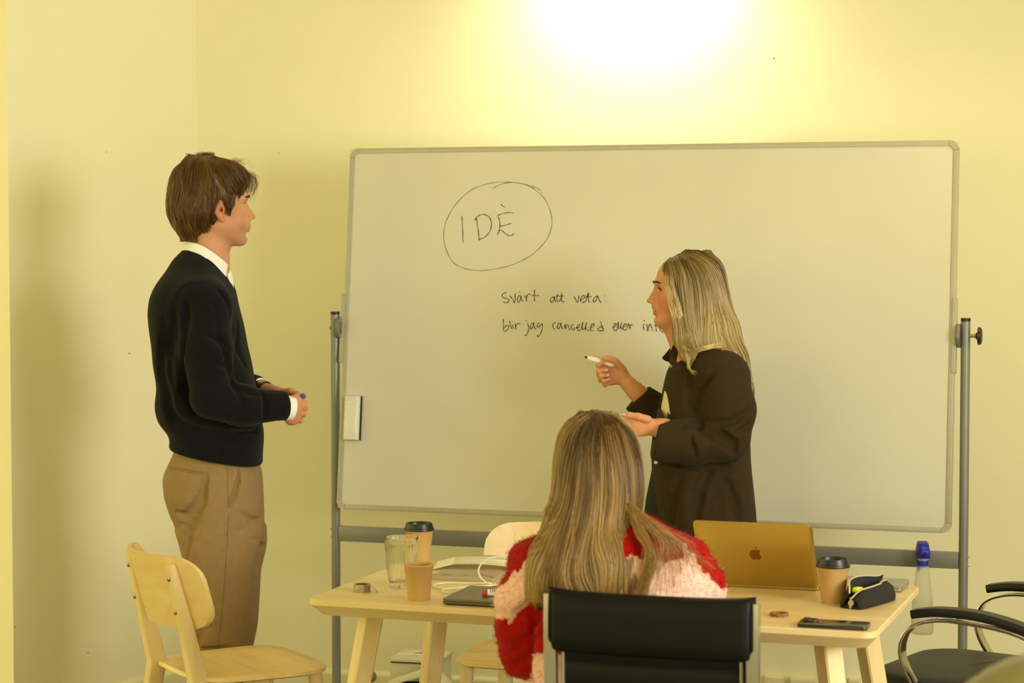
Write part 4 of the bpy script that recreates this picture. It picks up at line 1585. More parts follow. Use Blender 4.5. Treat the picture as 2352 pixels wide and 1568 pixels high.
def grow(fld, roots, dirf, S, step, hgt, stick=1.0, relax=.6):
    """strands that flow along the surface of a field at height hgt"""
    P = np.zeros((len(roots), S, 3), np.float32)
    p = roots.astype(np.float32).copy()
    P[:, 0] = p
    for i in range(1, S):
        n = fld.grad(p)
        d = dirf(p, i / S, n)
        st = stick(i / S) if callable(stick) else stick
        dn = (d * n).sum(1, keepdims=True)
        d = d - n * np.where(dn < 0, dn * st, dn * st * .6)
        d /= np.maximum(np.linalg.norm(d, axis=1, keepdims=True), 1e-9)
        p = p + d * step
        n = fld.grad(p)
        f = fld.sample(p)[:, None] - (hgt[:, i:i + 1] if hgt.ndim == 2 else hgt[:, None])
        p = p - n * np.clip(f, -.012, .012) * relax * st
        P[:, i] = p
    return P


def lin3(c):
    return np.array(lin(c))


def vnoise(P, f, seed=0):
    """cheap smooth noise in -1..1"""
    r = np.random.default_rng(seed)
    out = np.zeros(len(P))
    for _ in range(5):
        k = r.normal(size=3)
        k = k / np.linalg.norm(k) * f * r.uniform(.6, 1.5)
        out += np.sin(P @ k + r.uniform(0, 6.28))
    return out / 3.2


def snap(F, pts, off=0.0):
    P = np.array([tuple(p) for p in pts], np.float32)
    for _ in range(6):
        P = P - F.grad(P, .002) * (F.sample(P)[:, None] - off)
    return [Vector(p) for p in P]


M_skin = mat('skin', (225, 175, 145), 0.55, var=0.05, vscale=40, attr='Col', sss=0.08, spec=0.3)
M_hair = mat('hair', (120, 90, 50), 0.38, var=0.03, vscale=50, attr='Col', spec=0.5)
M_lash = mat('dark_lashes', (34, 24, 16), 0.6)
M_eye = mat('eye_white', (235, 228, 215), 0.15)
M_iris = mat('iris', (60, 60, 50), 0.1)
M_teeth = mat('teeth', (245, 238, 220), 0.25)
SKIN = lin3((208, 150, 116))
SKIN_W = lin3((216, 152, 112))


class Head:
    """head frame: u = where the face points, w = towards one side, v = up; s = size"""

    def __init__(s, o, U, V, sc):
        s.o = np.array(o, float)
        s.U = np.array(U, float) / np.linalg.norm(U)
        V = np.array(V, float)
        V = V - s.U * (V @ s.U)
        s.V = V / np.linalg.norm(V)
        s.W = np.cross(s.U, s.V)
        s.s = sc

    def p(s, u, w, v):
        return s.o + (s.U * u + s.W * w + s.V * v) * s.s

    def loc(s, P):
        d = (P - s.o) / s.s
        return d @ s.U, d @ s.W, d @ s.V

    def axes(s):
        return (s.U, s.W, s.V)

    def ell(s, F, c, r, k=.01, op='u', tilt=None):
        R = s.axes()
        if tilt is not None:      # rotate u/v axes by tilt (about w)
            c_, n_ = math.cos(tilt), math.sin(tilt)
            R = (s.U * c_ + s.V * n_, s.W, s.V * c_ - s.U * n_)
        F.ell(s.p(*c), np.array(r) * s.s, R, k * s.s, op)

    def con(s, F, a, b, ra, rb=None, k=.01, op='u'):
        F.cone(s.p(*a), s.p(*b), ra * s.s, (ra if rb is None else rb) * s.s, k * s.s, op)


def sculpt_head(F, H, smile=0.0, ears=True, female=False):
    H.ell(F, (-.004, 0, .048), (.101, .077, .084), .02)
    H.ell(F, (-.030, 0, .030), (.078, .073, .075), .03)
    H.ell(F, (.040, 0, -.030), (.056, .058, .078), .03)
    for w in (-1, 1):
        H.con(F, (.004, w * .050, -.045), (.066, w * .018, -.092), .022, .017, .025)
        H.ell(F, (.062, w * .043, -.016 + .004 * smile), (.026, .020, .022), .02)      # cheek bone
        H.ell(F, (.060, w * .036, -.045 + .008 * smile), (.026, .020, .022), .02)      # cheek
    H.ell(F, (.081, 0, -.094), (.016, .019, .016), .02)                                 # chin
    H.con(F, (.090, -.022, .030), (.090, .022, .030), .012 if not female else .010, None, .02)   # brow
    for w in (-1, 1):
        H.con(F, (.088, w * .02, .030), (.074, w * .048, .027), .012 if not female else .010, .010, .015)
        H.ell(F, (.096, w * .032, .012), (.016, .017, .011), .012, 's')                 # eye socket
        H.con(F, (.0865, w * .019, .0135), (.0872, w * .031, .0195), .0034, .0036, .003)     # lids
        H.con(F, (.0872, w * .031, .0195), (.0800, w * .044, .0140), .0036, .0030, .003)
        H.con(F, (.0860, w * .020, .0090), (.0858, w * .031, .0062), .0030, .0030, .003)
        H.con(F, (.0858, w * .031, .0062), (.0800, w * .044, .0105), .0030, .0028, .003)
    # nose
    H.con(F, (.086, 0, .012), (.096, 0, -.026), .010, .013, .012)
    H.ell(F, (.085, 0, -.046), (.0205, .026, .018), .014)
    H.con(F, (.095, 0, .018), (.114, 0, -.020), .0065, .0085, .010)
    H.ell(F, (.1185, 0, -.0275), (.0098, .0095, .0085), .006)
    for w in (-1, 1):
        H.ell(F, (.107, w * .0125, -.031), (.009, .0065, .0075), .006)
        H.ell(F, (.112, w * .0065, -.0375), (.005, .0032, .0035), .002, 's')
    # mouth
    H.ell(F, (.084, 0, -.056), (.022, .030, .024), .018)
    if smile > .5:
        pass
    if smile > .5:
        H.con(F, (.1000, 0, -.0480), (.085, .026, -.0455), .0042, .0034, .006)
        H.con(F, (.1000, 0, -.0480), (.085, -.026, -.0455), .0042, .0034, .006)
        H.con(F, (.0968, 0, -.0735), (.085, .023, -.0610), .0050, .004, .007)
        H.con(F, (.0968, 0, -.0735), (.085, -.023, -.0610), .0050, .004, .007)
        for w in (-1, 1):
            H.con(F, (.1085, 0, -.0605), (.0840, w * .031, -.0525), .0088, .0026, .003, 's')
    else:
        for w in (-1, 1):
            H.con(F, (.1025, 0, -.054), (.088, w * .022, -.055), .0050, .0035, .008)
            H.con(F, (.0985, 0, -.068), (.088, w * .020, -.061), .0056, .0035, .008)
            H.con(F, (.110, 0, -.0612), (.088, w * .025, -.0585 + .004 * smile), .0018, .0014, .002, 's')
    H.con(F, (.094, -.012, -.080), (.094, .012, -.080), .006, None, .012, 's')           # under the lip
    if ears:
        for w in (-1, 1):
            t = .16
            e = 1.13
            q = lambda u, o_, v: (.004 + u * e, w * o_, .002 + v * e)
            H.ell(F, q(-.008, .079, .004), (.0185, .0078, .0330), .006, tilt=t)
            H.con(F, q(-.003, .077, -.022), q(.002, .076, -.030), .0082, .0070, .006)
            H.ell(F, q(-.0045, .0880, .008), (.0122, .0070, .0235), .003, 's', tilt=t)
            H.con(F, q(.000, .081, .008), q(-.008, .081, .018), .0030, .0026, .003)       # antihelix
            H.con(F, q(-.006, .081, -.008), q(-.008, .081, .008), .0028, .0030, .003)
            H.ell(F, q(.0015, .083, -.004), (.0058, .010, .0088), .002, 's')                    # concha
            H.con(F, q(.0085, .080, -.006), q(.0075, .079, .002), .0036, .003, .004)        # tragus


def head_parts(H, parent, base, iris=True):
    for w in (-1, 1):
        g = G()
        c = H.p(.0738, w * .0310, .0125)
        r = .0118 * H.s
        rings = []
        for i in range(9):
            a = math.pi * i / 8
            rings.append([Vector(c + (H.U * math.cos(a) + (H.W * math.cos(b) + H.V * math.sin(b)) * math.sin(a)) * r) for b in [2 * math.pi * q / 14 for q in range(14)]])
        g.loft(rings)
        e = mk('eyeball', g, M_eye, parent, smooth=True, base=base)
        g = G()
        rings = []
        for i in range(4):
            a = .50 * i / 3
            rings.append([Vector(c + (H.U * math.cos(a) + (H.W * math.cos(b) + H.V * math.sin(b)) * math.sin(a)) * r * 1.02) for b in [2 * math.pi * q / 12 for q in range(12)]])
        g.loft(rings)
        mk('iris', g, M_iris, e, smooth=True, base=base)


def skin_cols(V, H, base, lips=lin3((196, 104, 88)), blush=.0, stubble=0.0, hands=None):
    C = np.tile(base, (len(V), 1))
    u, w, v = H.loc(V)
    aw = np.abs(w)
    near = (np.abs(u) < .16) & (aw < .1) & (np.abs(v) < .15)
    lm = np.exp(-((v + .0605) / .0115) ** 2 * 1.2 - (aw / .024) ** 4) * (u > .086) * near
    C = C * (1 - lm[:, None] * .75) + lips * lm[:, None] * .75
    bl = np.exp(-((v + .025) / .03) ** 2 - ((aw - .045) / .025) ** 2) * (u > .03) * near * blush
    C = C * (1 - bl[:, None]) + lin3((206, 104, 76)) * bl[:, None]
    er = np.exp(-((v - .0) / .035) ** 2 - ((u + .005) / .025) ** 2) * (aw > .068) * near * .55
    C = C * (1 - er[:, None]) + lin3((200, 96, 66)) * er[:, None]
    if stubble > 0:
        st = np.clip((-.035 - v) / .03, 0, 1) * np.clip((u - .0) / .03, 0, 1) * near * stubble * (v > -.13)
        C = C * (1 - st[:, None]) + lin3((150, 110, 84)) * st[:, None]
    return C

# ================================================================ the standing man
YM = 6.42


def man():
    Pm = lambda x, y, d=0.0: np.array(at_y(x, y, YM + d))
    SM = FPX / YM
    mbase = Vector((Pm(495, 900)[0], YM, 0))
    yaw = math.radians(21)
    ang = lambda y: Pm(495, y)[2]
    H = Head(Pm(490, 481), (math.cos(yaw), math.sin(yaw), .055), (0.0, 0, 1), 1.0)
    x0, x1 = Pm(330, 900)[0], Pm(715, 900)[0]
    zt = ang(340)
    hx = (Pm(400, 480)[0], Pm(592, 480)[0])
    F = Field(axis(x0, x1, .009, ((hx[0], hx[1]), (Pm(596, 900)[0], Pm(706, 900)[0])), .0026),
              axis(YM - .34, YM + .34, .010, ((YM - .16, YM + .16),), .0032),
              axis(0.0, zt, .011, ((ang(985), ang(880)), (ang(600), zt)), .0026))
    sculpt_head(F, H, .35)
    # neck, trunk, legs
    F.chain([H.p(-.022, 0, -.05), Pm(478, 590, .0), Pm(455, 640, .01)], [.055, .057, .07], .03)
    F.chain([Pm(455, 660), Pm(462, 760), Pm(478, 900), Pm(488, 1030)], [.10, .115, .105, .10], .04)
    for s in (-1, 1):
        F.chain([Pm(458, 672, s * .06), Pm(468, 690, s * .17)], [.06, .055], .04)
        F.chain([Pm(492, 1060, s * .075), Pm(505, 1270, s * .09), Pm(508, 1420, s * .095), Pm(497, 1600, s * .10), Pm(492, 1735, s * .10)], [.075, .065, .055, .05, .04], .03)
        F.chain([Pm(490, 1755, s * .10), Pm(560, 1770, s * .12)], [.04, .03], .03)
    # near (right) arm and fist
    F.chain([Pm(470, 690, -.17), Pm(482, 905, -.22), Pm(648, 934, -.125)], [.05, .042, .030], .02)
    F.chain([Pm(640, 935, -.13), Pm(664, 938, -.118)], [.028, .030], .01)
    F.ell(Pm(676, 938, -.108), (.026, .021, .041), None, .014)
    F.ell(Pm(670, 954, -.105), (.025, .022, .030), None, .014)
    for (a, b, c, r) in (((686, 918), (698, 925), (690, 916), .0098), ((690, 932), (700, 936), (690, 930), .0102), ((687, 948), (697, 951), (686, 946), .0098), ((680, 962), (689, 965), (678, 958), .0090)):
        F.chain([Pm(*a, -.110), Pm(*b, -.092), Pm(b[0] - 1, b[1], -.060), Pm(*c, -.050)], [r, r, r * .92, r * .8], .003)
    F.chain([Pm(672, 920, -.118), Pm(682, 912, -.095), Pm(692, 913, -.075)], [.0125, .0108, .0095], .006)
    # far (left) arm, its hand reaching over
    F.chain([Pm(468, 690, .17), Pm(520, 900, .215), Pm(598, 890, .11)], [.05, .042, .028], .02)
    F.chain([Pm(596, 893, .11), Pm(640, 905, .03)], [.024, .023], .01)
    F.ell(Pm(655, 908, .0), (.034, .026, .020), None, .012)
    for (a, b, c, d0, r) in (((665, 900), (684, 905), (691, 917), -.035, .0092), ((664, 902), (680, 908), (686, 922), -.015, .0096), ((660, 906), (676, 914), (680, 928), .004, .0092), ((655, 910), (668, 920), (671, 932), .020, .0082)):
        F.chain([Pm(*a, d0 + .01), Pm(*b, d0 - .012), Pm(*c, d0 - .020)], [r, r, r * .82], .003)
    F.chain([Pm(648, 900, -.02), Pm(668, 898, -.04), Pm(684, 906, -.058)], [.011, .0098, .0085], .005)
    V, Q = F.mesh(1)
    C = skin_cols(V, H, SKIN, blush=.15, stubble=.28)
    hp = pxy(V)
    hm = np.clip((hp[:, 1] - 880) / 20, 0, 1) * (hp[:, 0] > 590) * (hp[:, 1] < 990)
    C = C * (1 - .35 * hm[:, None]) + lin3((206, 128, 96)) * .35 * hm[:, None]
    B = fast_mesh('person', V, Q, M_skin, None, mbase, C)
    tag(B, 'standing man in a dark navy sweater and tan trousers, holding a blue marker', 'person')
    head_parts(H, B, mbase)
    g = G()
    for w in (-1, 1):
        g2 = G().tube(snap(F, spline([H.p(.104, w * .013, .0295), H.p(.100, w * .026, .034), H.p(.086, w * .044, .031)], 4), .0004), [.0032 * (1 - abs(i - 4) / 6) + .001 for i in range(9)], 8)
        mk('eyebrow', g2, mat('brown_brow', (60, 42, 22), 0.8), B, smooth=True, base=mbase)
        mk('eyelashes', G().tube(snap(F, spline([H.p(.0905, w * .022, .0155), H.p(.0935, w * .031, .0150), H.p(.086, w * .041, .0135)], 4), .0008), .0013, 6), M_lash, B, smooth=True, base=mbase)

    # ---- sweater
    def row(y, xl, xr, cy, b):
        a, c = Pm(xl, y), Pm(xr, y)
        return (a[2], (a[0] + c[0]) / 2, (c[0] - a[0]) / 2, YM + cy, b)
    F = Field(axis(Pm(325, 800)[0], Pm(690, 800)[0], .0045), axis(YM - .34, YM + .34, .0052), axis(ang(1085), ang(560), .0045))
    rows = [(574, 420, 470, .01, .07), (586, 412, 500, .01, .09), (610, 398, 508, .01, .115), (640, 367, 526, .0, .165), (680, 349, 543, 0, .195), (720, 342, 551, 0, .20), (760, 345, 560, 0, .195), (800, 352, 568, 0, .19), (850, 358, 580, 0, .185), (900, 361, 590, 0, .182), (950, 362, 598, 0, .182), (975, 366, 602, 0, .182), (992, 386, 604, 0, .178), (1004, 392, 602, 0, .172), (1030, 389, 603, 0, .176), (1085, 380, 606, 0, .182)]
    F.stack([row(*r) for r in rows], .0, n=2.3)
    # shoulders and sleeves
    F.chain([Pm(440, 640, -.05), Pm(462, 692, -.165)], [.062, .074], .05)
    F.chain([Pm(440, 640, .05), Pm(462, 692, .165)], [.062, .074], .05)
    F.chain([Pm(472, 700, -.165), Pm(476, 800, -.205), Pm(488, 905, -.215)], [.074, .070, .064], .03)
    F.chain([Pm(492, 912, -.215), Pm(560, 932, -.19), Pm(655, 932, -.125)], [.064, .056, .041], .02)
    F.chain([Pm(472, 700, .165), Pm(525, 890, .215)], [.074, .062], .03)
    F.chain([Pm(525, 890, .215), Pm(588, 889, .12)], [.060, .040], .02)
    # creases
    F.fold([(495, 700), (505, 780), (528, 850), (538, 885)], .010, .0035, .03)
    F.fold([(427, 700), (418, 800), (428, 890), (448, 945)], .016, .012, .03)
    F.fold([(535, 885), (570, 900), (590, 905)], .010, .006, .02)
    F.fold([(530, 875), (552, 905), (556, 930)], .008, .005, .02)
    F.fold([(600, 900), (612, 930), (606, 962)], .007, .004, .018)
    F.fold([(470, 765), (505, 780), (525, 800)], .009, .002, .03)
    F.fold([(480, 830), (512, 838), (530, 850)], .009, .002, .03)
    F.fold([(375, 740), (368, 860), (395, 960), (440, 990)], .016, .006, .04)
    F.fold([(400, 700), (385, 800), (392, 880)], .016, .005, .04)
    F.fold([(440, 985), (520, 1000), (590, 990)], .012, .0025, .03)
    F.fold([(545, 740), (548, 800), (566, 840)], .009, .004, .025)
    F.fold([(500, 668), (520, 690), (527, 720)], .008, .005, .02)
    F.wob(.0022, 9, 14, 40, 0.4)
    F.wob(.0015, 35, 10, -22, 1.9)
    # slanted hem, V-neck opening and sleeve ends
    a, b_ = Pm(388, 1027), Pm(604, 1068)
    nrm = np.array([-(b_[2] - a[2]), 0, (b_[0] - a[0])])
    F.plane(a, -nrm, .012)
    ce = Pm(655, 935, -.12)
    F.plane(ce, (1, .35, -.12), .004, lo=(Pm(630, 900)[0], YM - .25, ang(985)), hi=(Pm(690, 900)[0], YM - .02, ang(880)))
    F.cone(H.p(-.024, 0, -.10), Pm(483, 600, .0), .058, .058, .004, 's')
    F.cone(Pm(500, 596, .02), Pm(530, 632, .03), .055, .030, .01, 's')
    V, Q = F.mesh(1)
    M_knit = mat('navy_knit', (17, 18, 21), 0.95, var=0.18, vscale=90, bump=0.25, bscale=420, sheen=0.05, spec=0.15)
    SW = fast_mesh('sweater', V, Q, M_knit, B, mbase)
    # ribbed neckline
    nk = [Pm(420, 579, .0), Pm(430, 580, -.042), Pm(454, 588, -.072), Pm(482, 608, -.08), Pm(505, 632, -.065), Pm(520, 652, -.03), Pm(523, 656, .01)]
    nk2 = [Pm(420, 579, .0), Pm(430, 577, .042), Pm(454, 583, .072), Pm(490, 602, .08), Pm(512, 628, .07), Pm(523, 656, .01)]
    for q in (nk, nk2):
        mk('neck_rib', G().tube(spline(q, 5), .0, 10, flat=(.011, .004, (0, 0, 1))), M_knit, SW, smooth=True, base=mbase)
    mk('cuff_rib', G().tube([Pm(640, 934, -.132), Pm(655, 934, -.121)], [.0415, .040], 28), M_knit, SW, smooth=True, base=mbase)

    # ---- shirt: collar and cuffs
    M_shirt = mat('white_shirt', (244, 244, 240), 0.75, var=0.02, bump=0.1, bscale=300)
    g = G()
    inner, outer = [], []
    top = [(436, 556, .055), (422, 554, .0), (436, 556, -.055), (462, 563, -.073), (490, 580, -.072), (512, 597, -.058), (523, 607, -.040)]
    bot = [(424, 585, .07), (410, 582, .0), (424, 582, -.064), (455, 594, -.088), (484, 612, -.088), (505, 634, -.074), (518, 645, -.045)]
    top = spline([Pm(*t) for t in top], 5)
    bot = spline([Pm(*t) for t in bot], 5)
    n = len(top)
    vv = []
    ctr = Vector(Pm(475, 600))
    for i in range(n):
        o_ = (bot[i] - ctr)
        o_.z = 0
        o_.normalize()
        vv += [top[i], bot[i], bot[i] - o_ * .003, top[i] - o_ * .003]
    ff = []
    for i in range(n - 1):
        for q in range(4):
            ff.append((i * 4 + q, i * 4 + (q + 1) % 4, (i + 1) * 4 + (q + 1) % 4, (i + 1) * 4 + q))
    ff += [(0, 3, 2, 1), ((n - 1) * 4, (n - 1) * 4 + 1, (n - 1) * 4 + 2, (n - 1) * 4 + 3)]
    SH = mk('shirt_collar', g.add(vv, ff), M_shirt, B, smooth=True, base=mbase, autos=math.radians(60))
    # collar stand, far collar leaf and placket
    mk('collar_leaf', G().add([Pm(523, 607, -.03), Pm(527, 606, .03), Pm(512, 597, .058), Pm(500, 625, .075), Pm(518, 648, .045), Pm(519, 643, -.02)], [(0, 1, 5), (1, 4, 5), (1, 2, 3, 4)]), M_shirt, SH, base=mbase)
    mk('placket', G().tube(spline([Pm(500, 612, -.02), Pm(516, 632, -.005), Pm(520, 662, .0)], 4), .0, 8, flat=(.018, .030, (1, 0, 0))), M_shirt, SH, smooth=True, base=mbase)
    mk('shirt_cuff', G().tube([Pm(650, 936, -.126), Pm(664, 937, -.117), Pm(671, 938, -.112)], [.0365, .0368, .0362], 28), M_shirt, B, smooth=True, base=mbase)
    mk('shirt_cuff', G().tube([Pm(582, 891, .125), Pm(600, 890, .10)], [.031, .030], 24), M_shirt, B, smooth=True, base=mbase)
    # watch
    M_watch = mat('steel_watch', (170, 160, 110), 0.25, 0.95, var=0.2, vscale=300)
    wc, we = Pm(597, 892, .103), Pm(609, 895, .085)
    Wt = mk('watch', G().tube([wc, we], [.0262, .0258], 24), M_watch, B, smooth=True, base=mbase)
    for k_ in range(3):
        c0_ = wc + (we - wc) * (k_ / 2)
        mk('watch_link', G().tube([c0_, c0_ + (we - wc) * .12], .0268, 24), mat('watch_gap', (84, 76, 44), 0.3, 0.8), Wt, smooth=True, base=mbase)

    # ---- trousers
    F = Field(axis(Pm(365, 1200)[0], Pm(625, 1200)[0], .005), axis(YM - .25, YM + .25, .0055), axis(.03, ang(1005), .006))
    rows = [(1022, 408, 584, 0, .148), (1052, 394, 590, 0, .155), (1080, 380, 600, 0, .168), (1100, 376, 603, 0, .172), (1140, 381, 605, 0, .172), (1180, 394, 605, 0, .168), (1215, 412, 604, .0, .165), (1245, 424, 600, 0, .165)]
    F.stack([row(*r) for r in rows], .0, n=2.3)
    near = [(1215, 416, 602, -.085, .088), (1250, 428, 600, -.09, .095), (1300, 431, 590, -.095, .095), (1350, 435, 584, -.097, .092), (1400, 433, 583, -.10, .09), (1450, 434, 578, -.10, .087), (1500, 441, 566, -.10, .083), (1560, 445, 556, -.10, .08), (1650, 446, 552, -.10, .08), (1770, 446, 548, -.10, .08)]
    far = [(1215, 410, 602, .085, .088), (1260, 420, 604, .09, .095), (1320, 430, 590, .095, .095), (1380, 440, 588, .10, .09), (1450, 445, 584, .10, .087), (1500, 450, 572, .10, .083), (1560, 455, 562, .10, .08), (1650, 456, 556, .10, .08), (1770, 456, 552, .10, .08)]
    F.stack([row(*r) for r in near], .025, n=2.2)
    F.stack([row(*r) for r in far], .025, n=2.2)
    F.fold([(408, 1178), (424, 1188), (440, 1175), (455, 1150)], .011, .010, .015)
    F.fold([(418, 1205), (432, 1212), (450, 1190), (463, 1150), (473, 1090)], .012, .008, .02)
    F.fold([(446, 1195), (435, 1240), (430, 1290)], .010, .005, .02)
    F.fold([(548, 1080), (546, 1110), (538, 1140), (527, 1165)], .007, .006, .01)
    F.fold([(527, 1070), (527, 1120)], .012, .003, .02)
    F.fold([(435, 1440), (460, 1450), (480, 1440)], .010, .006, .02)
    F.fold([(440, 1490), (470, 1495), (520, 1490)], .010, .006, .02)
    F.fold([(565, 1490), (545, 1500), (540, 1530)], .010, .006, .02)
    F.fold([(470, 1430), (455, 1470), (450, 1500)], .010, .005, .02)
    F.fold([(560, 1180), (580, 1195), (600, 1190)], .010, .004, .02)
    F.fold([(535, 1235), (560, 1232), (590, 1240)], .009, .003, .02)
    F.wob(.0016, 30, 12, 18, .7)
    V, Q = F.mesh(1)
    M_chino = mat('tan_cotton_twill', (148, 119, 78), 0.85, var=0.08, vscale=60, bump=0.15, bscale=500)
    TRS = fast_mesh('trousers', V, Q, M_chino, B, mbase)
    M_seam = mat('chino_seam', (138, 110, 71), 0.9)

    def seam(pix, r, nm, m_=M_seam):
        pts = [F.hit(p_.x, p_.y) for p_ in spline([(x, y, 0) for x, y in pix], 5)]
        pts = [p + np.array([0, -.0012, 0]) for p in pts if p is not None]
        if len(pts) > 1:
            mk(nm, G().tube(pts, r, 6), m_, TRS, smooth=True, base=mbase)
    seam([(386, 1070), (410, 1074), (440, 1080), (468, 1085)], .0016, 'pocket_welt')
    seam([(388, 1075), (412, 1079), (442, 1085), (467, 1089)], .0022, 'pocket_welt', M_chino)
    seam([(548, 1068), (548, 1095), (543, 1125), (533, 1150), (525, 1166)], .0016, 'pocket_edge')
    seam([(523, 1066), (523, 1110), (525, 1166), (522, 1250), (516, 1330), (510, 1400), (500, 1480), (492, 1530)], .0010, 'side_seam')
    # shoes
    M_shoe = mat('dark_shoe', (40, 32, 26), 0.4)
    for s in (-1, 1):
        c0_ = Pm(478, 1770, s * .10)
        g = G()
        rings = []
        for (x, hw, h) in ((-.05, .03, .07), (-.03, .04, .10), (.05, .042, .09), (.12, .045, .06), (.19, .04, .045), (.215, .02, .03)):
            rings.append([(c0_[0] + x, c0_[1] + hw * math.cos(q), max(0.0, .0 + h * (math.sin(q) * .5 + .5))) for q in [2 * math.pi * j / 14 for j in range(14)]])
        mk('shoe', g.loft(rings), M_shoe, B, smooth=True, base=mbase)

    # ---- hair
    F = Field(axis(Pm(370, 480)[0], Pm(600, 480)[0], .0032), axis(YM - .14, YM + .14, .0034), axis(ang(580), ang(335), .0032))
    rows = [(357, 440, 476, .0, .040), (364, 424, 512, .005, .062), (376, 413, 548, .01, .078), (392, 403, 562, .012, .098), (412, 394, 566, .012, .105), (440, 388, 556, .01, .108), (465, 387, 540, .005, .107), (490, 391, 520, .0, .103), (512, 399, 506, .0, .090), (528, 405, 498, .0, .080), (540, 412, 484, .0, .066), (547, 420, 468, 0, .055)]
    F.stack([row(*r) for r in rows], .0, n=2.15)
    # free the face, ear and neck
    u_ = H
    F.cone(H.p(.052, -.11, -.055), H.p(.052, .11, -.055), .058 * 1.0, None, .006, 's')
    F.ell(H.p(.112, 0, .012), (.050, .12, .050), H.axes(), .008, 's')
    for w in (-1, 1):
        F.ell(H.p(.004, w * .097, -.004), (.022, .026, .036), H.axes(), .004, 's')
        F.ell(H.p(.030, w * .09, -.060), (.050, .045, .058), H.axes(), .006, 's')
        F.chain([H.p(.030, w * .072, .040), H.p(.030, w * .0715, .018), H.p(.027, w * .0715, -.004)], [.016, .010, .004], .006)     # sideburn
    F.wob(.0024, 95, 45, 25, .3)
    F.wob(.0016, 40, -60, 70, 1.7)
    V, Q = F.mesh(1)
    HC = lin3((104, 74, 32))
    HRO = fast_mesh('hair', V, Q, M_hair, B, mbase, np.tile(HC, (len(V), 1)))
    # strands
    N = 5000
    sel = rng.integers(0, len(V), N)
    roots = V[sel] + rng.normal(size=(N, 3)) * .002
    u, w, v = H.loc(roots)
    crown = H.p(-.045, 0, .125)
    fringe = H.p(.02, .0, .13)

    def dirf(p, t, n):
        u, w, v = H.loc(p)
        d = (p - crown)
        d = d / np.maximum(np.linalg.norm(d, axis=1, keepdims=True), 1e-6)
        down = np.array([0, 0, -1.0])
        back = np.clip(-u / .06, 0, 1)[:, None]
        front = np.clip((u - .0) / .05, 0, 1)[:, None]
        r = d * .8 + down * (.55 + .5 * t) + H.U * .35 * front * (1 - t) - H.U * .15 * back
        low = np.clip((-v + .01) / .06, 0, 1)[:, None]
        r = r + H.U * .35 * low
        r = r + np.stack([vnoise(p, 45, 3), vnoise(p, 45, 4), vnoise(p, 45, 5)], 1) * .34 + np.stack([vnoise(p, 110, 6), vnoise(p, 110, 7), vnoise(p, 110, 8)], 1) * .22
        return r
    hgt = (rng.uniform(-.001, .004, (N, 1)) + .0055 * np.clip(vnoise(roots * np.array([1, 1, .5]), 120, 61), -.3, 1)[:, None] + np.linspace(0, .004, 12)[None, :] * rng.uniform(0, 1, (N, 1)))
    P = grow(F, roots, dirf, 12, .0060, hgt, 1.0, .5)
    rad = np.array([.5, .9, 1, 1, 1, 1, .95, .9, .8, .65, .45, .15]) * .00062
    lightness = .75 + .5 * np.clip(vnoise(roots, 120, 8) * .5 + .5, 0, 1) + rng.normal(size=N) * .10
    col = HC[None] * np.clip(lightness, .4, 1.8)[:, None]
    gold = lin3((170, 122, 52))
    gm = (np.clip(vnoise(roots, 90, 9), 0, 1) * .45)[:, None]
    col = col * (1 - gm) + gold * gm
    hs = strand_mesh('hair_strands', P, rad, col, M_hair, HRO, mbase)
    # fringe locks over the forehead
    L = []
    LC_ = []
    for k_ in range(90):
        w0 = rng.uniform(-.06, .06)
        a = H.p(rng.uniform(.045, .082), w0, rng.uniform(.108, .122))
        b_ = H.p(.112 + rng.uniform(-.006, .010), w0 * 1.1, .095 + rng.normal() * .006)
        c_ = H.p(.124 + rng.uniform(-.010, .008), w0 * 1.15 + rng.normal() * .006, .068 + rng.normal() * .006)
        d_ = H.p(.112 + rng.uniform(-.012, .012), w0 * 1.1 + rng.normal() * .008, .042 + rng.normal() * .010)
        sp = spline([a, b_, c_, d_], 4)
        L.append([tuple(q) for q in sp])
        LC_.append(HC * rng.uniform(.7, 1.9))
    P = np.array(L)
    strand_mesh('fringe', P, np.linspace(.00065, .0002, P.shape[1]), np.array(LC_), M_hair, HRO, mbase)
    # stray hairs on top
    L, LC_ = [], []
    for k_ in range(300):
        t = rng.uniform(0, 1)
        a = H.p(-.08 + .15 * t, rng.uniform(-.05, .05), .118 + rng.uniform(-.01, .012) - .02 * abs(t - .4))
        h1 = rng.uniform(.018, .042)
        b_ = a + H.V * h1 * .7 + H.U * rng.uniform(-.01, .016)
        c_ = a + H.V * h1 * .8 + H.U * rng.uniform(.005, .04) + H.W * rng.normal() * .01
        d_ = c_ - H.V * rng.uniform(.005, .02) + H.U * rng.uniform(-.004, .02)
        L.append([tuple(q) for q in spline([a, b_, c_, d_], 4)])
        LC_.append(HC * rng.uniform(.9, 2.0))
    P = np.array(L)
    strand_mesh('flyaway_hair', P, np.linspace(.0005, .0002, P.shape[1]), np.array(LC_), M_hair, HRO, mbase)

    # ---- blue marker in his hands
    a, b_ = Pm(698, 908, -.098), Pm(664, 932, -.066)
    mb_ = Vector(a)
    MKR = thing('blue_marker', mb_, 0, 'blue-capped marker held between the man\'s hands', 'marker')
    dd = (b_ - a) / np.linalg.norm(b_ - a)
    Mblue = mat('blue_cap_plastic', (70, 78, 178), 0.4)
    mk('marker_cap', G().tube([a - dd * .002, a, a + dd * .03], [.0055, .0088, .0092], 8), Mblue, MKR, smooth=True, base=mb_, autos=math.radians(35))
    mk('marker_barrel', G().tube([a + dd * .03, a + dd * .11], .0085, 16), M_whitep, MKR, smooth=True, base=mb_)


man()

# ================================================================ the standing woman
YW = 6.25


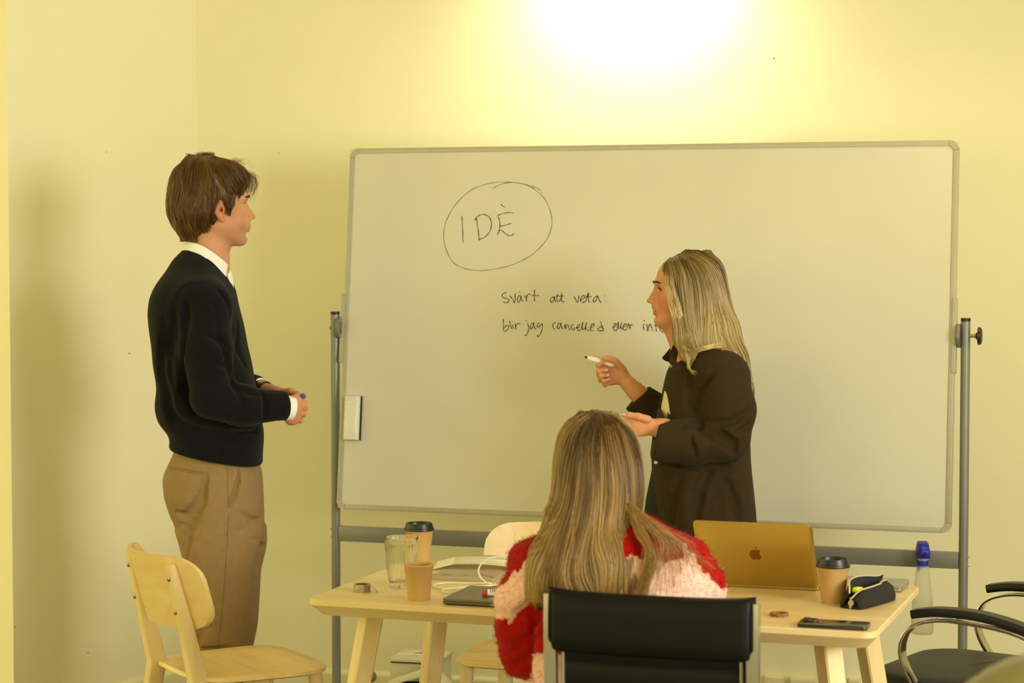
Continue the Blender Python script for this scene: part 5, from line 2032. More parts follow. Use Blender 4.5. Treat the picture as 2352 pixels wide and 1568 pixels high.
def woman():
    Pm = lambda x, y, d=0.0: np.array(at_y(x, y, YW + d))
    wbase = Vector((Pm(1610, 900)[0], YW, 0))
    ang = lambda y: Pm(1610, y)[2]
    yaw = math.radians(4)
    H = Head(Pm(1572, 674), (-math.cos(yaw), -math.sin(yaw), .03), (0.03, 0, 1), .865)

    def row(y, xl, xr, cy, b):
        a, c = Pm(xl, y), Pm(xr, y)
        return (a[2], (a[0] + c[0]) / 2, (c[0] - a[0]) / 2, YW + cy, b)

    F = Field(axis(Pm(1350, 900)[0], Pm(1760, 900)[0], .010, ((Pm(1355, 900)[0], Pm(1530, 900)[0]), (Pm(1478, 660)[0], Pm(1600, 660)[0])), .0025),
              axis(YW - .30, YW + .30, .011, ((YW - .27, YW - .11), (YW - .09, YW + .09), (YW + .10, YW + .20)), .0031),
              axis(0.0, ang(570), .012, ((ang(1020), ang(800)), (ang(790), ang(575))), .0025))
    sculpt_head(F, H, 1.0, True, True)
    F.chain([H.p(-.015, 0, -.05), Pm(1582, 775), Pm(1606, 830)], [.050, .050, .07], .025)
    F.cone(H.p(.058, 0, -.092), Pm(1566, 770), .020, .036, .03)
    F.chain([Pm(1612, 850), Pm(1612, 960), Pm(1610, 1080)], [.09, .095, .10], .04)
    for s in (-1, 1):
        F.chain([Pm(1615, 840, s * .05), Pm(1640, 850, s * .15)], [.055, .05], .03)
        F.chain([Pm(1600, 1120, s * .075), Pm(1600, 1400, s * .08), Pm(1608, 1740, s * .09)], [.085, .06, .035], .03)
        F.chain([Pm(1608, 1760, s * .09), Pm(1550, 1775, s * .10)], [.035, .025], .02)
    # near (left) arm with the open hand
    F.chain([Pm(1650, 858, -.15), Pm(1680, 1010, -.19), Pm(1520, 985, -.20)], [.045, .038, .028], .02)
    F.chain([Pm(1525, 983, -.20), Pm(1500, 981, -.20)], [.027, .024], .01)
    F.ell(Pm(1478, 978, -.20), (.034, .015, .026), None, .012)
    F.ell(Pm(1468, 985, -.20), (.026, .014, .020), None, .012)
    for i, (a, b, c) in enumerate((((1462, 965), (1440, 966), (1424, 972)), ((1458, 975), (1436, 982), (1422, 990)), ((1460, 986), (1440, 995), (1428, 1004)), ((1464, 995), (1450, 1004), (1441, 1011)))):
        r = (.0083, .0086, .0082, .0072)[i]
        F.chain([Pm(*a, -.205), Pm(*b, -.195), Pm(*c, -.178)], [r, r * .95, r * .72], .003)
    F.chain([Pm(1488, 963, -.215), Pm(1466, 956, -.222), Pm(1446, 953, -.220), Pm(1432, 953, -.216)], [.0120, .0100, .0086, .0062], .005)
    # far (right) arm raised, holding the marker
    F.chain([Pm(1630, 858, .15), Pm(1560, 985, .19), Pm(1462, 900, .15)], [.045, .038, .027], .02)
    F.chain([Pm(1470, 908, .15), Pm(1446, 884, .15)], [.026, .0245], .01)
    F.ell(Pm(1424, 862, .15), (.035, .016, .027), (np.array((.75, 0, -.66)), np.array((0, 1, 0)), np.array((.66, 0, .75))), .012)
    F.ell(Pm(1404, 868, .15), (.024, .0155, .022), None, .010)
    # curled fingers seen from the palm: each goes left, then folds back towards the palm
    fing = [((1402, 848, .155), (1379, 846, .150), (1374, 838, .135), (1386, 832, .125), .0084),
            ((1398, 858, .152), (1376, 860, .146), (1375, 851, .128), (1394, 850, .122), .0084),
            ((1400, 868, .150), (1380, 873, .142), (1380, 863, .126), (1398, 861, .121), .0080),
            ((1404, 877, .148), (1389, 884, .140), (1387, 875, .126), (1402, 870, .121), .0070)]
    for a, b, c, d, r in fing:
        F.chain([Pm(*a), Pm(*b), Pm(*c), Pm(*d)], [r, r, r * .92, r * .72], .0025)
    # thumb over the marker
    F.chain([Pm(1430, 848, .145), Pm(1413, 828, .130), Pm(1398, 823, .122), Pm(1386, 822, .120)], [.0125, .0102, .0088, .0064], .005)
    # index finger along the far side of the marker
    F.chain([Pm(1400, 842, .158), Pm(1378, 828, .155), Pm(1366, 819, .150)], [.0086, .0080, .0062], .003)
    V, Q = F.mesh(1)
    C = skin_cols(V, H, SKIN_W, blush=.35, lips=lin3((190, 96, 84)))
    B = fast_mesh('person', V, Q, M_skin, None, wbase, C)
    tag(B, 'standing blonde woman in a dark olive jacket, pointing a marker', 'person')
    head_parts(H, B, wbase)
    for w in (-1, 1):
        mk('eyebrow', G().tube(snap(F, spline([H.p(.104, w * .012, .0335), H.p(.099, w * .026, .0365), H.p(.084, w * .045, .0320)], 4), .0004), [.0012, .0022, .003, .0032, .003, .0028, .0024, .0018, .0008], 8), mat('brown_brow', (60, 42, 22), 0.8), B, smooth=True, base=wbase)
        mk('eyelashes', G().tube(snap(F, spline([H.p(.0900, w * .020, .0140), H.p(.0935, w * .030, .0170), H.p(.085, w * .042, .0120)], 4), .0010), [.0008, .001, .0014, .0016, .0018, .0018, .0016, .0014, .0008], 6), M_lash, B, smooth=True, base=wbase)
        mk('lower_lashes', G().tube(snap(F, spline([H.p(.0900, w * .022, .0090), H.p(.0905, w * .031, .0080), H.p(.085, w * .041, .0115)], 4), .0005), .0007, 6), M_lash, B, smooth=True, base=wbase)
    mk('teeth', G().tube(spline([H.p(.083, -.024, -.0535), H.p(.0972, -.011, -.0562), H.p(.1010, 0, -.0568), H.p(.0972, .011, -.0562), H.p(.083, .024, -.0535)], 4), .0, 8, flat=(.0040, .0020, (0, 0, 1))), M_teeth, B, smooth=True, base=wbase)
    M_nail = mat('pale_nail_polish', (205, 205, 214), 0.2, coat=0.5)
    for (a, b) in (((1437, 952, -.224), (1429, 952, -.220)), ((1396, 849, .114), (1390, 851, .115)), ((1400, 860, .113), (1394, 862, .114))):
        mk('fingernail', G().tube([Pm(*a), Pm(*b)], [.0042, .0030], 8), M_nail, B, smooth=True, base=wbase)
    mk('ring', torus(.0088, .0012), mat('gold_ring', (212, 190, 120), 0.2, 1.0), B, smooth=True).location = Vector(Pm(1378, 868, .145)) - wbase

    # ---- white top, trousers
    M_top = mat('cream_top', (236, 226, 190), 0.8, var=0.03)
    F = Field(axis(Pm(1470, 900)[0], Pm(1740, 900)[0], .006), axis(YW - .2, YW + .2, .006), axis(ang(1110), ang(800), .006))
    F.stack([row(*r) for r in ((812, 1575, 1650, 0, .08), (850, 1545, 1690, 0, .13), (900, 1526, 1700, 0, .15), (960, 1515, 1700, 0, .15), (1040, 1514, 1700, 0, .14), (1100, 1514, 1700, 0, .14))], 0, n=2.3)
    V, Q = F.mesh(1)
    fast_mesh('top', V, Q, M_top, B, wbase)
    M_jean = mat('dark_navy_trousers', (26, 28, 34), 0.85, var=0.1)
    F = Field(axis(Pm(1470, 1200)[0], Pm(1740, 1200)[0], .007), axis(YW - .22, YW + .22, .007), axis(.04, ang(1040), .008))
    F.stack([row(*r) for r in ((1045, 1506, 1690, .02, .10), (1080, 1498, 1690, .02, .11), (1150, 1484, 1690, .02, .115), (1210, 1478, 1690, .02, .12), (1240, 1480, 1690, .01, .13))], 0, n=2.0)
    for s in (-1, 1):
        F.stack([row(*r) for r in ((1220, 1482, 1700, s * .065, .07), (1350, 1500, 1690, s * .08, .075), (1500, 1540, 1670, s * .085, .065), (1765, 1565, 1660, s * .09, .06))], .03, n=2.2)
    V, Q = F.mesh(1)
    fast_mesh('trousers', V, Q, M_jean, B, wbase)
    for s in (-1, 1):
        c0_ = Pm(1640, 1765, s * .09)
        rings = []
        for (x, hw, h) in ((.05, .028, .06), (.02, .036, .085), (-.05, .038, .075), (-.12, .04, .05), (-.17, .034, .04), (-.19, .015, .025)):
            rings.append([(c0_[0] + x, c0_[1] + hw * math.cos(q), max(0.0, h * (math.sin(q) * .5 + .5))) for q in [2 * math.pi * j / 14 for j in range(14)]])
        mk('shoe', G().loft(rings), mat('dark_shoe', (40, 32, 26), 0.4), B, smooth=True, base=wbase)

    # ---- jacket
    F = Field(axis(Pm(1415, 950)[0], Pm(1755, 950)[0], .0048), axis(YW - .31, YW + .31, .0052), axis(ang(1345), ang(785), .0048))
    rows = [(800, 1583, 1650, .0, .085), (818, 1566, 1684, .0, .135), (840, 1538, 1703, 0, .175), (870, 1528, 1714, 0, .19), (900, 1521, 1719, 0, .195), (950, 1509, 1721, 0, .20), (1000, 1499, 1722, 0, .20), (1060, 1498, 1724, 0, .20), (1100, 1501, 1728, 0, .20), (1150, 1505, 1733, 0, .205), (1210, 1510, 1737, 0, .21), (1335, 1516, 1742, 0, .215)]
    F.stack([row(*r) for r in rows], 0, n=2.4)
    F.chain([Pm(1640, 838, -.08), Pm(1664, 862, -.165)], [.06, .068], .04)
    F.chain([Pm(1620, 838, .08), Pm(1640, 862, .165)], [.06, .068], .04)
    F.chain([Pm(1664, 868, -.17), Pm(1678, 940, -.20), Pm(1668, 1004, -.215)], [.070, .068, .066], .03)
    F.chain([Pm(1664, 1006, -.215), Pm(1600, 1014, -.215), Pm(1518, 1012, -.205)], [.066, .062, .060], .02)
    F.chain([Pm(1640, 868, .17), Pm(1560, 985, .185)], [.068, .060], .03)
    F.chain([Pm(1560, 985, .185), Pm(1462, 912, .15)], [.060, .050], .02)
    # open front: a slot that shows the top
    Rt = (np.array((.985, 0, .17)), np.array((0, 1, 0)), np.array((-.17, 0, .985)))
    F.ell(Pm(1529, 908, -.08), (.0036, .115, .062), Rt, .003, 's')
    F.ell(Pm(1525, 938, -.08), (.0062, .115, .036), Rt, .006, 's')
    # lower front opening shows the trousers
    # cuffs
    F.plane(Pm(1504, 1000, -.2), (-1, 0, .22), .004, lo=(Pm(1440, 1000)[0], YW - .31, ang(1085)), hi=(Pm(1530, 1000)[0], YW - .12, ang(940)))
    F.plane(Pm(1464, 910, .15), (-.70, 0, .72), .004, lo=(Pm(1415, 900)[0], YW + .06, ang(985)), hi=(Pm(1512, 900)[0], YW + .3, ang(840)))
    F.cone(Pm(1520, 982, -.20), Pm(1495, 980, -.20), .036, .040, .003, 's')
    F.cone(Pm(1470, 910, .15), Pm(1440, 880, .15), .034, .038, .003, 's')
    F.cone(H.p(-.02, 0, -.12), Pm(1592, 790), .055, .052, .006, 's')
    # creases of the sleeve and the hanging body
    F.fold([(1600, 978), (1630, 990), (1660, 1005), (1682, 1020), (1686, 1040)], .011, .012, .02)
    F.fold([(1620, 965), (1600, 978), (1570, 982)], .010, .010, .02)
    F.fold([(1606, 930), (1604, 960), (1612, 976)], .010, .009, .02)
    F.fold([(1718, 940), (1690, 966), (1650, 975), (1625, 970)], .011, .007, .025)
    F.fold([(1690, 990), (1712, 985), (1718, 975)], .010, .006, .02)
    F.fold([(1586, 1000), (1592, 1030), (1598, 1050)], .009, .006, .02)
    F.fold([(1640, 860), (1610, 905), (1600, 940)], .011, .007, .025)
    F.fold([(1585, 830), (1586, 880), (1580, 930)], .012, .005, .03)
    F.fold([(1520, 1062), (1580, 1068), (1650, 1068), (1690, 1056)], .010, .010, .015)
    F.fold([(1625, 1080), (1600, 1140), (1590, 1230)], .016, .008, .04)
    F.fold([(1668, 1080), (1655, 1140), (1640, 1210)], .016, .006, .04)
    F.fold([(1672, 1110), (1690, 1160), (1700, 1215)], .014, .009, .03)
    F.fold([(1560, 1090), (1545, 1150), (1540, 1230)], .014, .004, .04)
    F.wob(.0020, 25, 12, 9, .2)
    V, Q = F.mesh(1)
    M_jack = mat('dark_olive_wool', (57, 45, 24), 0.92, var=0.12, vscale=50, bump=0.2, bscale=350, sheen=0.03, spec=0.15)
    J = fast_mesh('jacket', V, Q, M_jack, B, wbase)

    def leaf(pts, nm, th=.004):
        a = [Vector(Pm(*p)) for p in pts]
        c = [p + Vector((0, th, 0)) for p in a]
        n = len(a)
        f = [tuple(range(n)), tuple(range(2 * n - 1, n - 1, -1))] + [(i, (i + 1) % n, n + (i + 1) % n, n + i) for i in range(n)]
        return mk(nm, G().add(a + c, f), M_jack, J, base=wbase, bevel=.0015)
    leaf([(1547, 790, -.05), (1560, 800, -.085), (1552, 836, -.11), (1536, 816, -.11)], 'collar_leaf')
    leaf([(1548, 788, .02), (1520, 822, .05), (1526, 828, .06), (1556, 838, .05), (1562, 800, .03)], 'collar_leaf')
    leaf([(1540, 815, -.115), (1560, 835, -.150), (1566, 858, -.178), (1537, 834, -.13)], 'lapel')
    mk('button', G().tube([Pm(1507, 1061, -.165), Pm(1506, 1061, -.175)], [.0062, .0050], 14), mat('cream_button', (232, 218, 180), 0.4), J, smooth=True, base=wbase)

    # ---- hair: volume, then strands flowing down it
    F = Field(axis(Pm(1485, 700)[0], Pm(1745, 700)[0], .0036), axis(YW - .27, YW + .16, .004), axis(ang(965), ang(565), .0036))
    rows = [(579, 1578, 1622, 0, .030), (586, 1552, 1638, 0, .058), (600, 1526, 1650, 0, .078), (620, 1520, 1658, 0, .088), (650, 1524, 1665, 0, .094), (690, 1534, 1673, -.002, .096), (730, 1542, 1682, -.002, .098), (770, 1552, 1692, -.004, .100), (800, 1562, 1702, -.008, .105)]
    F.stack([row(*r) for r in rows], 0, n=2.2)
    # back length behind the shoulder
    F.chain([Pm(1655, 760, -.06), Pm(1682, 830, -.10), Pm(1705, 890, -.12), Pm(1716, 945, -.12)], [.045, .034, .020, .007], .04)
    F.chain([Pm(1660, 760, .05), Pm(1684, 830, .07), Pm(1702, 890, .08)], [.045, .034, .012], .04)
    # front length over the collar
    F.chain([Pm(1560, 730, -.075), Pm(1570, 775, -.085), Pm(1580, 808, -.11), Pm(1586, 822, -.135)], [.016, .019, .014, .005], .02)
    # hollow under the hair at the side of the neck
    F.cone(Pm(1614, 735, -.11), Pm(1606, 785, -.12), .014, .022, .012, 's')
    # face opening
    F.ell(H.p(.100, 0, -.010), (.055, .085, .085), H.axes(), .010, 's')
    F.ell(H.p(.080, 0, -.105), (.06, .07, .07), H.axes(), .012, 's')
    F.wob(.002, 60, 30, 8, .3)
    V, Q = F.mesh(1)
    HA = lin3((182, 150, 88))
    HB = lin3((248, 228, 176))
    HD = lin3((104, 80, 40))
    tz = lambda P: np.clip((1.60 - P[:, 2]) / .28, 0, 1)
    base_c = (HD[None] * (1 - tz(V)[:, None] * .5) + HA[None] * tz(V)[:, None] * .5)
    HRO = fast_mesh('hair', V, Q, M_hair, B, wbase, base_c)
    N = 5700
    cand = V[rng.integers(0, len(V), N * 3)]
    roots = cand[cand[:, 2] > ang(760)][:N]
    top = rng.uniform(size=len(roots)) < .55
    N = len(roots)
    roots = roots + rng.normal(size=roots.shape) * .002
    part = H.p(.045, 0, .125)

    def dirf(p, t, n):
        u, w, v = H.loc(p)
        away = (p - part)
        away[:, 2] *= .3
        away /= np.maximum(np.linalg.norm(away, axis=1, keepdims=True), 1e-6)
        up = np.clip((v - .06) / .06, 0, 1)[:, None]
        d = np.array([.10, 0, -1.0])[None] * (1 - up * .5) + away * up * .9
        back = np.clip((p[:, 0] - Pm(1600, 700)[0]) / .06, 0, 1)[:, None]
        low = np.clip((ang(720) - p[:, 2]) / .12, 0, 1)[:, None]
        d = d + np.array([.42, -.06, 0])[None] * back * low
        d = d + np.stack([vnoise(p, 26, 13), vnoise(p, 26, 14), vnoise(p, 8, 15)], 1) * .20
        return d
    S = 16
    hgt = rng.uniform(-.001, .005, (N, 1)) + np.linspace(0, .004, S)[None] * rng.uniform(-.3, 1, (N, 1))
    P = grow(F, roots, dirf, S, .0165, hgt, 1.0, .6)
    t = np.linspace(0, 1, S)
    rad = (.0008 + .0002 * np.sin(t * 3.14)) * np.where(t > .85, 1 - (t - .85) / .15 * .8, 1)
    cl = np.clip(vnoise(roots * np.array([1, 1, .25]), 130, 21) * .6 + .45 + rng.normal(size=N) * .12, 0, 1)[:, None, None]
    tt = np.clip((1.585 - P[:, :, 2]) / .25, 0, 1)[:, :, None]
    col = HD * (1 - cl) * (1 - tt * .6) + HA * (cl * (1 - tt) + (1 - cl) * tt * .6) + HB * cl * tt
    strand_mesh('hair_strands', P, rad, col, M_hair, HRO, wbase)
    L, LC_ = [], []
    for k_ in range(110):
        j = rng.normal(size=6) * 4.5
        L.append([tuple(x) for x in spline([Pm(1672 + j[0], 806 + j[1], -.150), Pm(1650 + j[2], 794 + j[3] * .6, -.178), Pm(1618 + j[4], 799 + j[5] * .6, -.182), Pm(1590 + j[0], 809 + j[1] * .7, -.160), Pm(1573 + j[2], 800 + j[3], -.122)], 5)])
        LC_.append(HA * rng.uniform(.4, 1.0) + HB * rng.uniform(.1, .6))
    P = np.array(L)
    strand_mesh('shoulder_strands', P, np.linspace(.0006, .0004, P.shape[1]), np.array(LC_), M_hair, HRO, wbase)
    # a few loose strands down the back and over the lapel
    L, LC_ = [], []
    for k_ in range(220):
        a = Pm(1640 + rng.uniform(-15, 30), 700 + rng.uniform(-20, 40), rng.uniform(-.11, .06))
        b_ = Pm(1676 + rng.uniform(-8, 10), 800 + rng.uniform(-10, 10), rng.uniform(-.15, .02))
        c_ = Pm(1704 + rng.uniform(-8, 9), 870 + rng.uniform(-10, 10), rng.uniform(-.20, -.02))
        d_ = Pm(1720 + rng.uniform(-7, 6), 930 + rng.uniform(-35, 25), rng.uniform(-.22, -.06))
        L.append([tuple(q) for q in spline([a, b_, c_, d_], 5)])
        LC_.append(HA * .4 + HB * rng.uniform(.2, .75))
    for k_ in range(26):
        j = rng.normal(size=4) * 3
        L.append([tuple(q) for q in spline([Pm(1572 + j[0], 790, -.12), Pm(1580 + j[1] * .6, 822, -.170), Pm(1582 + j[2] * .6, 845, -.20), Pm(1596 + j[3], 858 + rng.uniform(-6, 4), -.22)], 5)])
        LC_.append(HA * .5 + HB * .35)
    P = np.array(L)
    strand_mesh('loose_strands', P, np.linspace(.00055, .00025, P.shape[1]), np.array(LC_), M_hair, HRO, wbase)
    # face-framing locks
    L, LC_ = [], []
    for k_ in range(420):
        q = rng.uniform(0, 1)
        a = H.p(.055 - .02 * q, .045 + rng.uniform(-.01, .02), .105 + rng.uniform(-.01, .01))
        j = rng.normal(size=6) * 3.0
        pts = [a, Pm(1531 + 14 * q + j[0] * .6, 650 + j[1], -.080 - .012 * q), Pm(1540 + 22 * q + j[2] * .7, 705 + j[3], -.088 - .01 * q), Pm(1552 + 22 * q + j[4], 755, -.095 - .01 * q), Pm(1566 + 26 * q + j[5], 800 + rng.uniform(-20, 18), -.12 - .02 * q)]
        L.append([tuple(x) for x in spline(pts, 5)])
        LC_.append(HA * rng.uniform(.3, .9) + HB * rng.uniform(.1, .65))
    P = np.array(L)
    strand_mesh('front_locks', P, np.linspace(.0007, .0003, P.shape[1]), np.array(LC_), M_hair, HRO, wbase)

    # ---- the marker in her hand
    a, b_ = Pm(1343, 819.5, .138), Pm(1407, 837, .140)
    dd = (b_ - a) / np.linalg.norm(b_ - a)
    L_ = np.linalg.norm(b_ - a)
    mb_ = Vector(a)
    W = thing('board_marker', mb_, 0, 'white board marker with a black tip held up by the woman', 'marker')
    mk('tip', G().tube([a, a + dd * .002, a + dd * .008], [.0018, .0030, .0036], 12), M_blackp, W, smooth=True, base=mb_)
    mk('barrel', G().tube([a + dd * .0075, a + dd * .012, a + dd * .028, a + dd * (L_ - .004), a + dd * L_], [.0040, .0058, .0084, .0086, .007], 20), M_whitep, W, smooth=True, base=mb_, autos=math.radians(40))


woman()

# ================================================================ the seated woman, seen from behind
YS = 4.66


def seated():
    Pm = lambda x, y, d=0.0: np.array(at_y(x, y, YS + d))
    ang = lambda y: Pm(1400, y)[2]
    sbase = Vector((Pm(1440, 1300)[0], YS + .02, 0))

    def row(y, xl, xr, cy, b):
        a, c = Pm(xl, y), Pm(xr, y)
        return (a[2], (a[0] + c[0]) / 2, (c[0] - a[0]) / 2, YS + cy, b)

    hy = math.radians(62)            # faces away from the camera, turned a little to the right
    H = Head(Pm(1378, 1092, .03), (math.cos(hy), math.sin(hy), -.10), (0, .1, 1), .92)
    F = Field(axis(Pm(1120, 1300)[0], Pm(1700, 1300)[0], .008, ((Pm(1290, 1000)[0], Pm(1500, 1000)[0]),), .0046),
              axis(YS - .2, YS + .62, .010, ((YS - .09, YS + .16),), .0046), axis(.0, ang(940), .011, ((ang(1200), ang(940)),), .0046))
    sculpt_head(F, H, .2)
    F.chain([H.p(-.02, 0, -.05), Pm(1388, 1200, .0), Pm(1405, 1260, -.01)], [.05, .052, .07], .03)
    F.chain([Pm(1410, 1290, .0), Pm(1425, 1450, -.02), Pm(1430, 1640, .0)], [.10, .105, .12], .05)
    for s, sx, ex, hx_ in ((-1, 1225, 1196, 1265), (1, 1585, 1618, 1560)):
        F.chain([Pm(1410, 1262, .0), Pm(sx, 1290, .02)], [.07, .045], .04)
        F.chain([Pm(sx, 1290, .02), Pm(ex, 1450 if s < 0 else 1400, .06 if s < 0 else .12), Pm(hx_, 1392, .33)], [.045, .036, .026], .02)
        F.ell(Pm(hx_ + 2, 1385, .40), (.036, .05, .014), None, .015)
        for i in range(4):
            F.chain([Pm(hx_ - 22 + i * 15, 1382, .43), Pm(hx_ - 24 + i * 16, 1376, .49 + .01 * (i in (1, 2)))], [.0085, .007], .003)
        F.chain([Pm(hx_ - s * 25, 1386, .38), Pm(hx_ - s * 38, 1381, .43)], [.011, .008], .004)
        hip = np.array([Pm(1440, 1500)[0] + s * .085, YS + .06, .50])
        kn = np.array([Pm(1460, 1500)[0] + s * .12, YS + .46, .50])
        ft = kn + np.array([0, .02, -.43])
        F.chain([hip, kn], [.085, .062], .04)
        F.chain([kn, ft], [.058, .038], .02)
        F.chain([ft, ft + np.array([.02, .12, -.03])], [.038, .030], .02)
    V, Q = F.mesh(1)
    B = fast_mesh('person', V, Q, M_skin, None, sbase, skin_cols(V, H, SKIN_W, blush=.3))
    tag(B, 'woman seen from behind in a fluffy red and pink sweater, seated at the table', 'person')
    head_parts(H, B, sbase)
    # trousers
    F = Field(axis(Pm(1250, 1500)[0], Pm(1680, 1500)[0], .010), axis(YS - .2, YS + .62, .010), axis(.07, .66, .010))
    for s in (-1, 1):
        hip = np.array([Pm(1440, 1500)[0] + s * .085, YS + .05, .515])
        kn = np.array([Pm(1460, 1500)[0] + s * .12, YS + .46, .50])
        F.chain([hip, kn], [.098, .076], .04)
        F.chain([kn, kn + np.array([0, .02, -.40])], [.074, .062], .02)
    V, Q = F.mesh(1)
    fast_mesh('trousers', V, Q, mat('blue_denim', (52, 62, 84), 0.85, var=0.1), B, sbase)

    # ---- sweater
    F = Field(axis(Pm(1105, 1350)[0], Pm(1710, 1350)[0], .0045), axis(YS - .22, YS + .42, .0055), axis(.44, ang(1160), .0045))
    rows = [(1176, 1380, 1470, .0, .060), (1192, 1335, 1506, -.005, .085), (1212, 1275, 1545, -.01, .105), (1240, 1225, 1588, -.01, .115), (1280, 1190, 1620, -.012, .122), (1330, 1180, 1632, -.015, .125), (1400, 1200, 1625, -.02, .125), (1480, 1222, 1605, -.02, .122), (1570, 1225, 1600, -.015, .12), (1690, 1230, 1600, .0, .125)]
    F.stack([row(*r) for r in rows], 0, n=2.2)
    F.chain([Pm(1226, 1288, .0), Pm(1196, 1370, .0), Pm(1192, 1450, .02), Pm(1200, 1510, .05)], [.052, .049, .044, .042], .03)
    F.chain([Pm(1204, 1505, .05), Pm(1262, 1400, .31)], [.047, .030], .02)
    F.chain([Pm(1580, 1290, .0), Pm(1612, 1345, .04), Pm(1622, 1400, .11)], [.054, .049, .044], .03)
    F.chain([Pm(1622, 1400, .12), Pm(1562, 1390, .31)], [.044, .030], .02)
    F.cone(H.p(-.02, 0, -.10), Pm(1388, 1190, .01), .052, .050, .008, 's')
    F.fold([(1222, 1330), (1226, 1420), (1224, 1500), (1222, 1568)], .010, .012, .015)
    F.fold([(1215, 1385), (1190, 1410), (1168, 1440)], .010, .004, .02)
    F.wob(.0025, 40, 28, 33, .6)
    F.wob(.0018, 90, 60, -80, 2.2)
    V, Q = F.mesh(1)
    RED, PINK = lin3((168, 14, 5)), lin3((246, 200, 186))

    def pattern(P):
        q = pxy(P)
        x, y = q[:, 0] + vnoise(P, 180, 31) * 5, q[:, 1] + vnoise(P, 160, 32) * 5
        back = P[:, 1] < YS + .05
        red = np.zeros(len(P), bool)
        # left shoulder band
        red |= (x < 1265) & (y < 1350 - (x - 1145) * .95) & (y < 1346)
        # right yoke, down to a straight edge
        red |= (x > 1400) & (x < 1568) & (y < 1284 + (x - 1500) * .06)
        # outer right shoulder
        red |= (x >= 1560) & (y < 1262 + (x - 1580) * 1.18) & (y < 1352)
        # big lower patch on arm and side
        red |= (x < 1345) & (y > 1386 + np.maximum(0, 1212 - x) * 1.05) & (y < 1560) & ~((x > 1222) & (y > 1500))
        red |= (x < 1163) & (y > 1420) & (y < 1500)
        # the front of the sweater: loose blobs
        fr = vnoise(P, 26, 40) > .25
        return np.where(back, red, fr)
    C = np.where(pattern(V)[:, None], RED[None], PINK[None])
    M_moh = mat('mohair', (240, 180, 165), 0.95, var=0.12, vscale=200, attr='Col', sheen=0.08, spec=0.1)
    SW = fast_mesh('sweater', V, Q, M_moh, B, sbase, C)
    # fuzz
    N = 20000
    vis = V[V[:, 1] < YS + .10]
    r0 = vis[rng.integers(0, len(vis), N)] + rng.normal(size=(N, 3)) * .0025
    n = F.grad(r0)
    d = n * .8 + rng.normal(size=(N, 3)) * .45 + np.array([0, 0, -.25])
    d /= np.linalg.norm(d, axis=1, keepdims=True)
    Lf = rng.uniform(.0025, .0062, (N, 1))
    P = np.stack([r0 - n * .001, r0 + d * Lf * .55, r0 + (d + rng.normal(size=(N, 3)) * .3) * Lf], 1)
    fc = np.where(pattern(r0)[:, None], RED[None], PINK[None]) * rng.uniform(.82, 1.12, (N, 1))
    fz = strand_mesh('fuzz', P, np.array([.00060, .00044, .0001]), fc, M_moh, SW, sbase)
    fz['kind'] = 'stuff'

    # ---- hair
    F = Field(axis(Pm(1190, 1150)[0], Pm(1680, 1150)[0], .0036), axis(YS - .20, YS + .22, .0042), axis(ang(1385), ang(935), .0036))
    rows = [(949, 1350, 1408, .03, .028), (956, 1325, 1425, .03, .052), (972, 1303, 1440, .03, .078), (1000, 1287, 1459, .03, .098), (1050, 1275, 1476, .025, .112), (1100, 1272, 1480, .02, .115), (1140, 1268, 1476, .01, .108), (1180, 1257, 1462, -.01, .095), (1220, 1240, 1460, -.045, .085), (1260, 1224, 1462, -.075, .072), (1300, 1216, 1466, -.092, .060), (1335, 1216, 1466, -.100, .048), (1362, 1235, 1450, -.102, .034), (1378, 1270, 1430, -.102, .02)]
    F.stack([row(*r) for r in rows], 0, n=2.15)
    # lock that curls out over the right shoulder blade
    F.wob(.0022, 95, 20, 4, .4)
    F.wob(.0012, 190, 30, 7, 1.4)
    V, Q = F.mesh(1)
    HD, HA, HB = lin3((86, 62, 28)), lin3((158, 120, 60)), lin3((226, 190, 122))
    tzv = np.clip((ang(1020) - V[:, 2]) / (ang(1020) - ang(1330)), 0, 1)[:, None]
    HRO = fast_mesh('hair', V, Q, M_hair, B, sbase, HD * (1 - tzv) + (HD * .6 + HA * .4) * tzv)
    N = 6200
    cand = V[rng.integers(0, len(V), N * 3)]
    cand = cand[(cand[:, 2] > ang(1330)) & (cand[:, 1] < YS + .12)]
    wgt = rng.uniform(size=len(cand)) < np.where(cand[:, 2] > ang(1120), 1.0, .45)
    roots = cand[wgt][:N]
    N = len(roots)
    roots = roots + rng.normal(size=roots.shape) * .0015
    part = np.array(Pm(1378, 948, .0))

    def dirf(p, t, n):
        away = p - part
        away[:, 2] *= .2
        away /= np.maximum(np.linalg.norm(away, axis=1, keepdims=True), 1e-6)
        up = np.clip((p[:, 2] - ang(1040)) / (ang(960) - ang(1040)), 0, 1)[:, None]
        d = np.array([-.03, 0, -1.0])[None] * (1 - up * .6) + away * up * .9
        q = pxy(p)
        low = np.clip((q[:, 1] - 1120) / 120, 0, 1)
        side = np.clip((q[:, 0] - 1360) / 100, -1, 1)
        curl = np.clip((q[:, 1] - 1270) / 80, 0, 1)
        d[:, 0] += low * np.where(side < 0, side * .34, side * .05) * (1 - curl) + curl * np.where(side < 0, .42, .15) * np.clip((q[:, 1] - 1290) / 60, 0, 1)
        d[:, 0] += .22 * np.sin(q[:, 1] / 38 + vnoise(p * np.array([1, 1, .2]), 40, 51) * 3) * low
        d += np.stack([vnoise(p, 30, 53), vnoise(p, 30, 54) * .5, 0 * side], 1) * .10
        return d
    S = 19
    hgt = rng.uniform(-.001, .004, (N, 1)) + np.linspace(0, .004, S)[None] * rng.uniform(-.2, 1, (N, 1))
    P = grow(F, roots, dirf, S, .0190, hgt, 1.0, .6)
    t = np.linspace(0, 1, S)
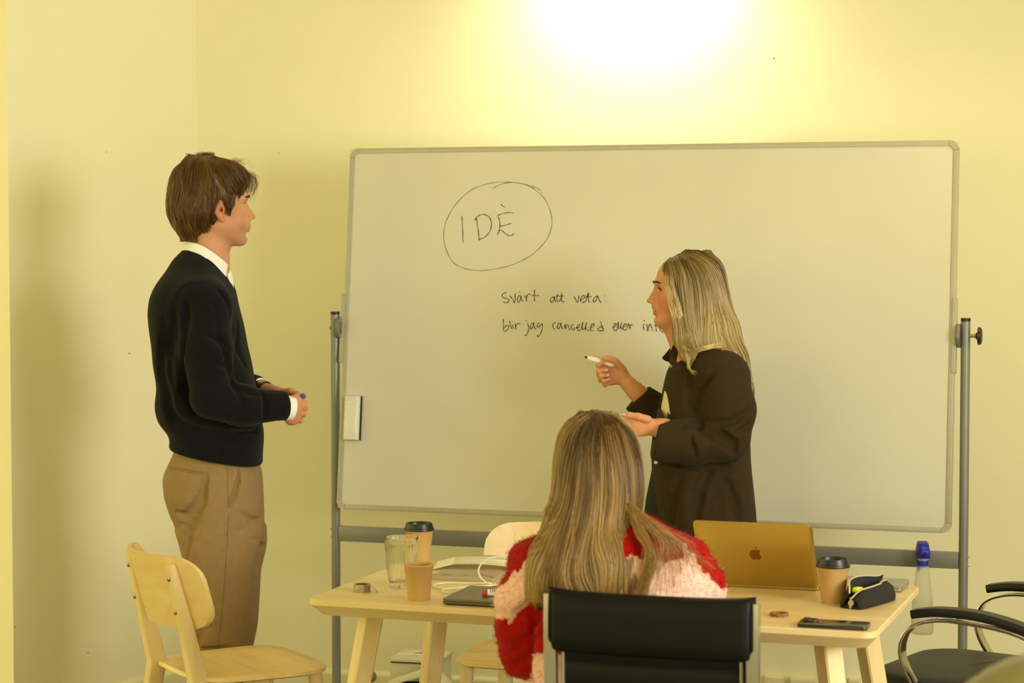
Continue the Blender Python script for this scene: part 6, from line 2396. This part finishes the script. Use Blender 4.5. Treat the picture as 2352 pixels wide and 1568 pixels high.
    rad = .00078 * np.where(t > .85, 1 - (t - .85) / .15 * .75, 1)
    cl = np.clip(vnoise(roots * np.array([1, 1, .12]), 150, 55) * .95 + .36 + rng.normal(size=N) * .14, 0, 1)[:, None, None]
    tt = np.clip((ang(1010) - P[:, :, 2]) / (ang(1010) - ang(1320)), 0, 1)[:, :, None]
    col = HD * (1 - cl) * (1 - .35 * tt) + HA * (cl * (1 - tt * .6) + (1 - cl) * tt * .45) + HB * cl * (.12 + .5 * tt)
    lowz = ang(1383)
    for i in range(1, S):
        m_ = P[:, i, 2] < lowz
        P[m_, i] = P[m_, i - 1] + np.array([0, 0, -1e-5])
    strand_mesh('hair_strands', P, rad, col, M_hair, HRO, sbase)
    # strands spread over the right shoulder
    L, LC_ = [], []
    for k_ in range(150):
        q = rng.uniform(0, 1) ** 1.3
        j = rng.normal(size=6)
        ex, ey = (1500 + 145 * q + j[0] * 8, 1368 - 70 * q * q + j[1] * 10) if rng.uniform() < .75 else (1470 + j[0] * 10, 1375 + j[1] * 4)
        pts = [(1440 + j[2] * 6, 1165 + j[3] * 8, -.085), (1478 + 45 * q + j[4] * 4, 1200 + 10 * q, -.118 + .02 * q), (1510 + 90 * q + j[5] * 5, 1255 + 15 * q, -.140 + .055 * q), (ex, min(ey, 1372), -.155 + .10 * q)]
        L.append([tuple(x) for x in spline([Pm(*x) for x in pts], 6)])
        LC_.append(HA * rng.uniform(.5, 1.1) + HB * rng.uniform(.0, .5))
    for k_ in range(420):
        j = rng.normal(size=6)
        pts = [(1448 + j[0] * 7, 1175 + j[1] * 8, -.088), (1476 + j[2] * 6, 1228, -.128 + j[3] * .004), (1494 + j[4] * 7, 1285, -.147 + j[5] * .004), (1490 + j[2] * 8, 1338, -.150), (1464 + j[0] * 10, 1374 + j[1] * 2, -.146)]
        L.append([tuple(x) for x in spline([Pm(*x) for x in pts], 6)][:19] if False else [tuple(x) for x in spline([Pm(*x) for x in (pts[0], pts[1], pts[2], pts[4])], 6)])
        LC_.append(HA * rng.uniform(.35, 1.1) + HB * rng.uniform(.0, .5))
    P = np.array(L)
    strand_mesh('loose_strands', P, np.linspace(.00045, .00025, P.shape[1]), np.array(LC_), M_hair, HRO, sbase)


seated()
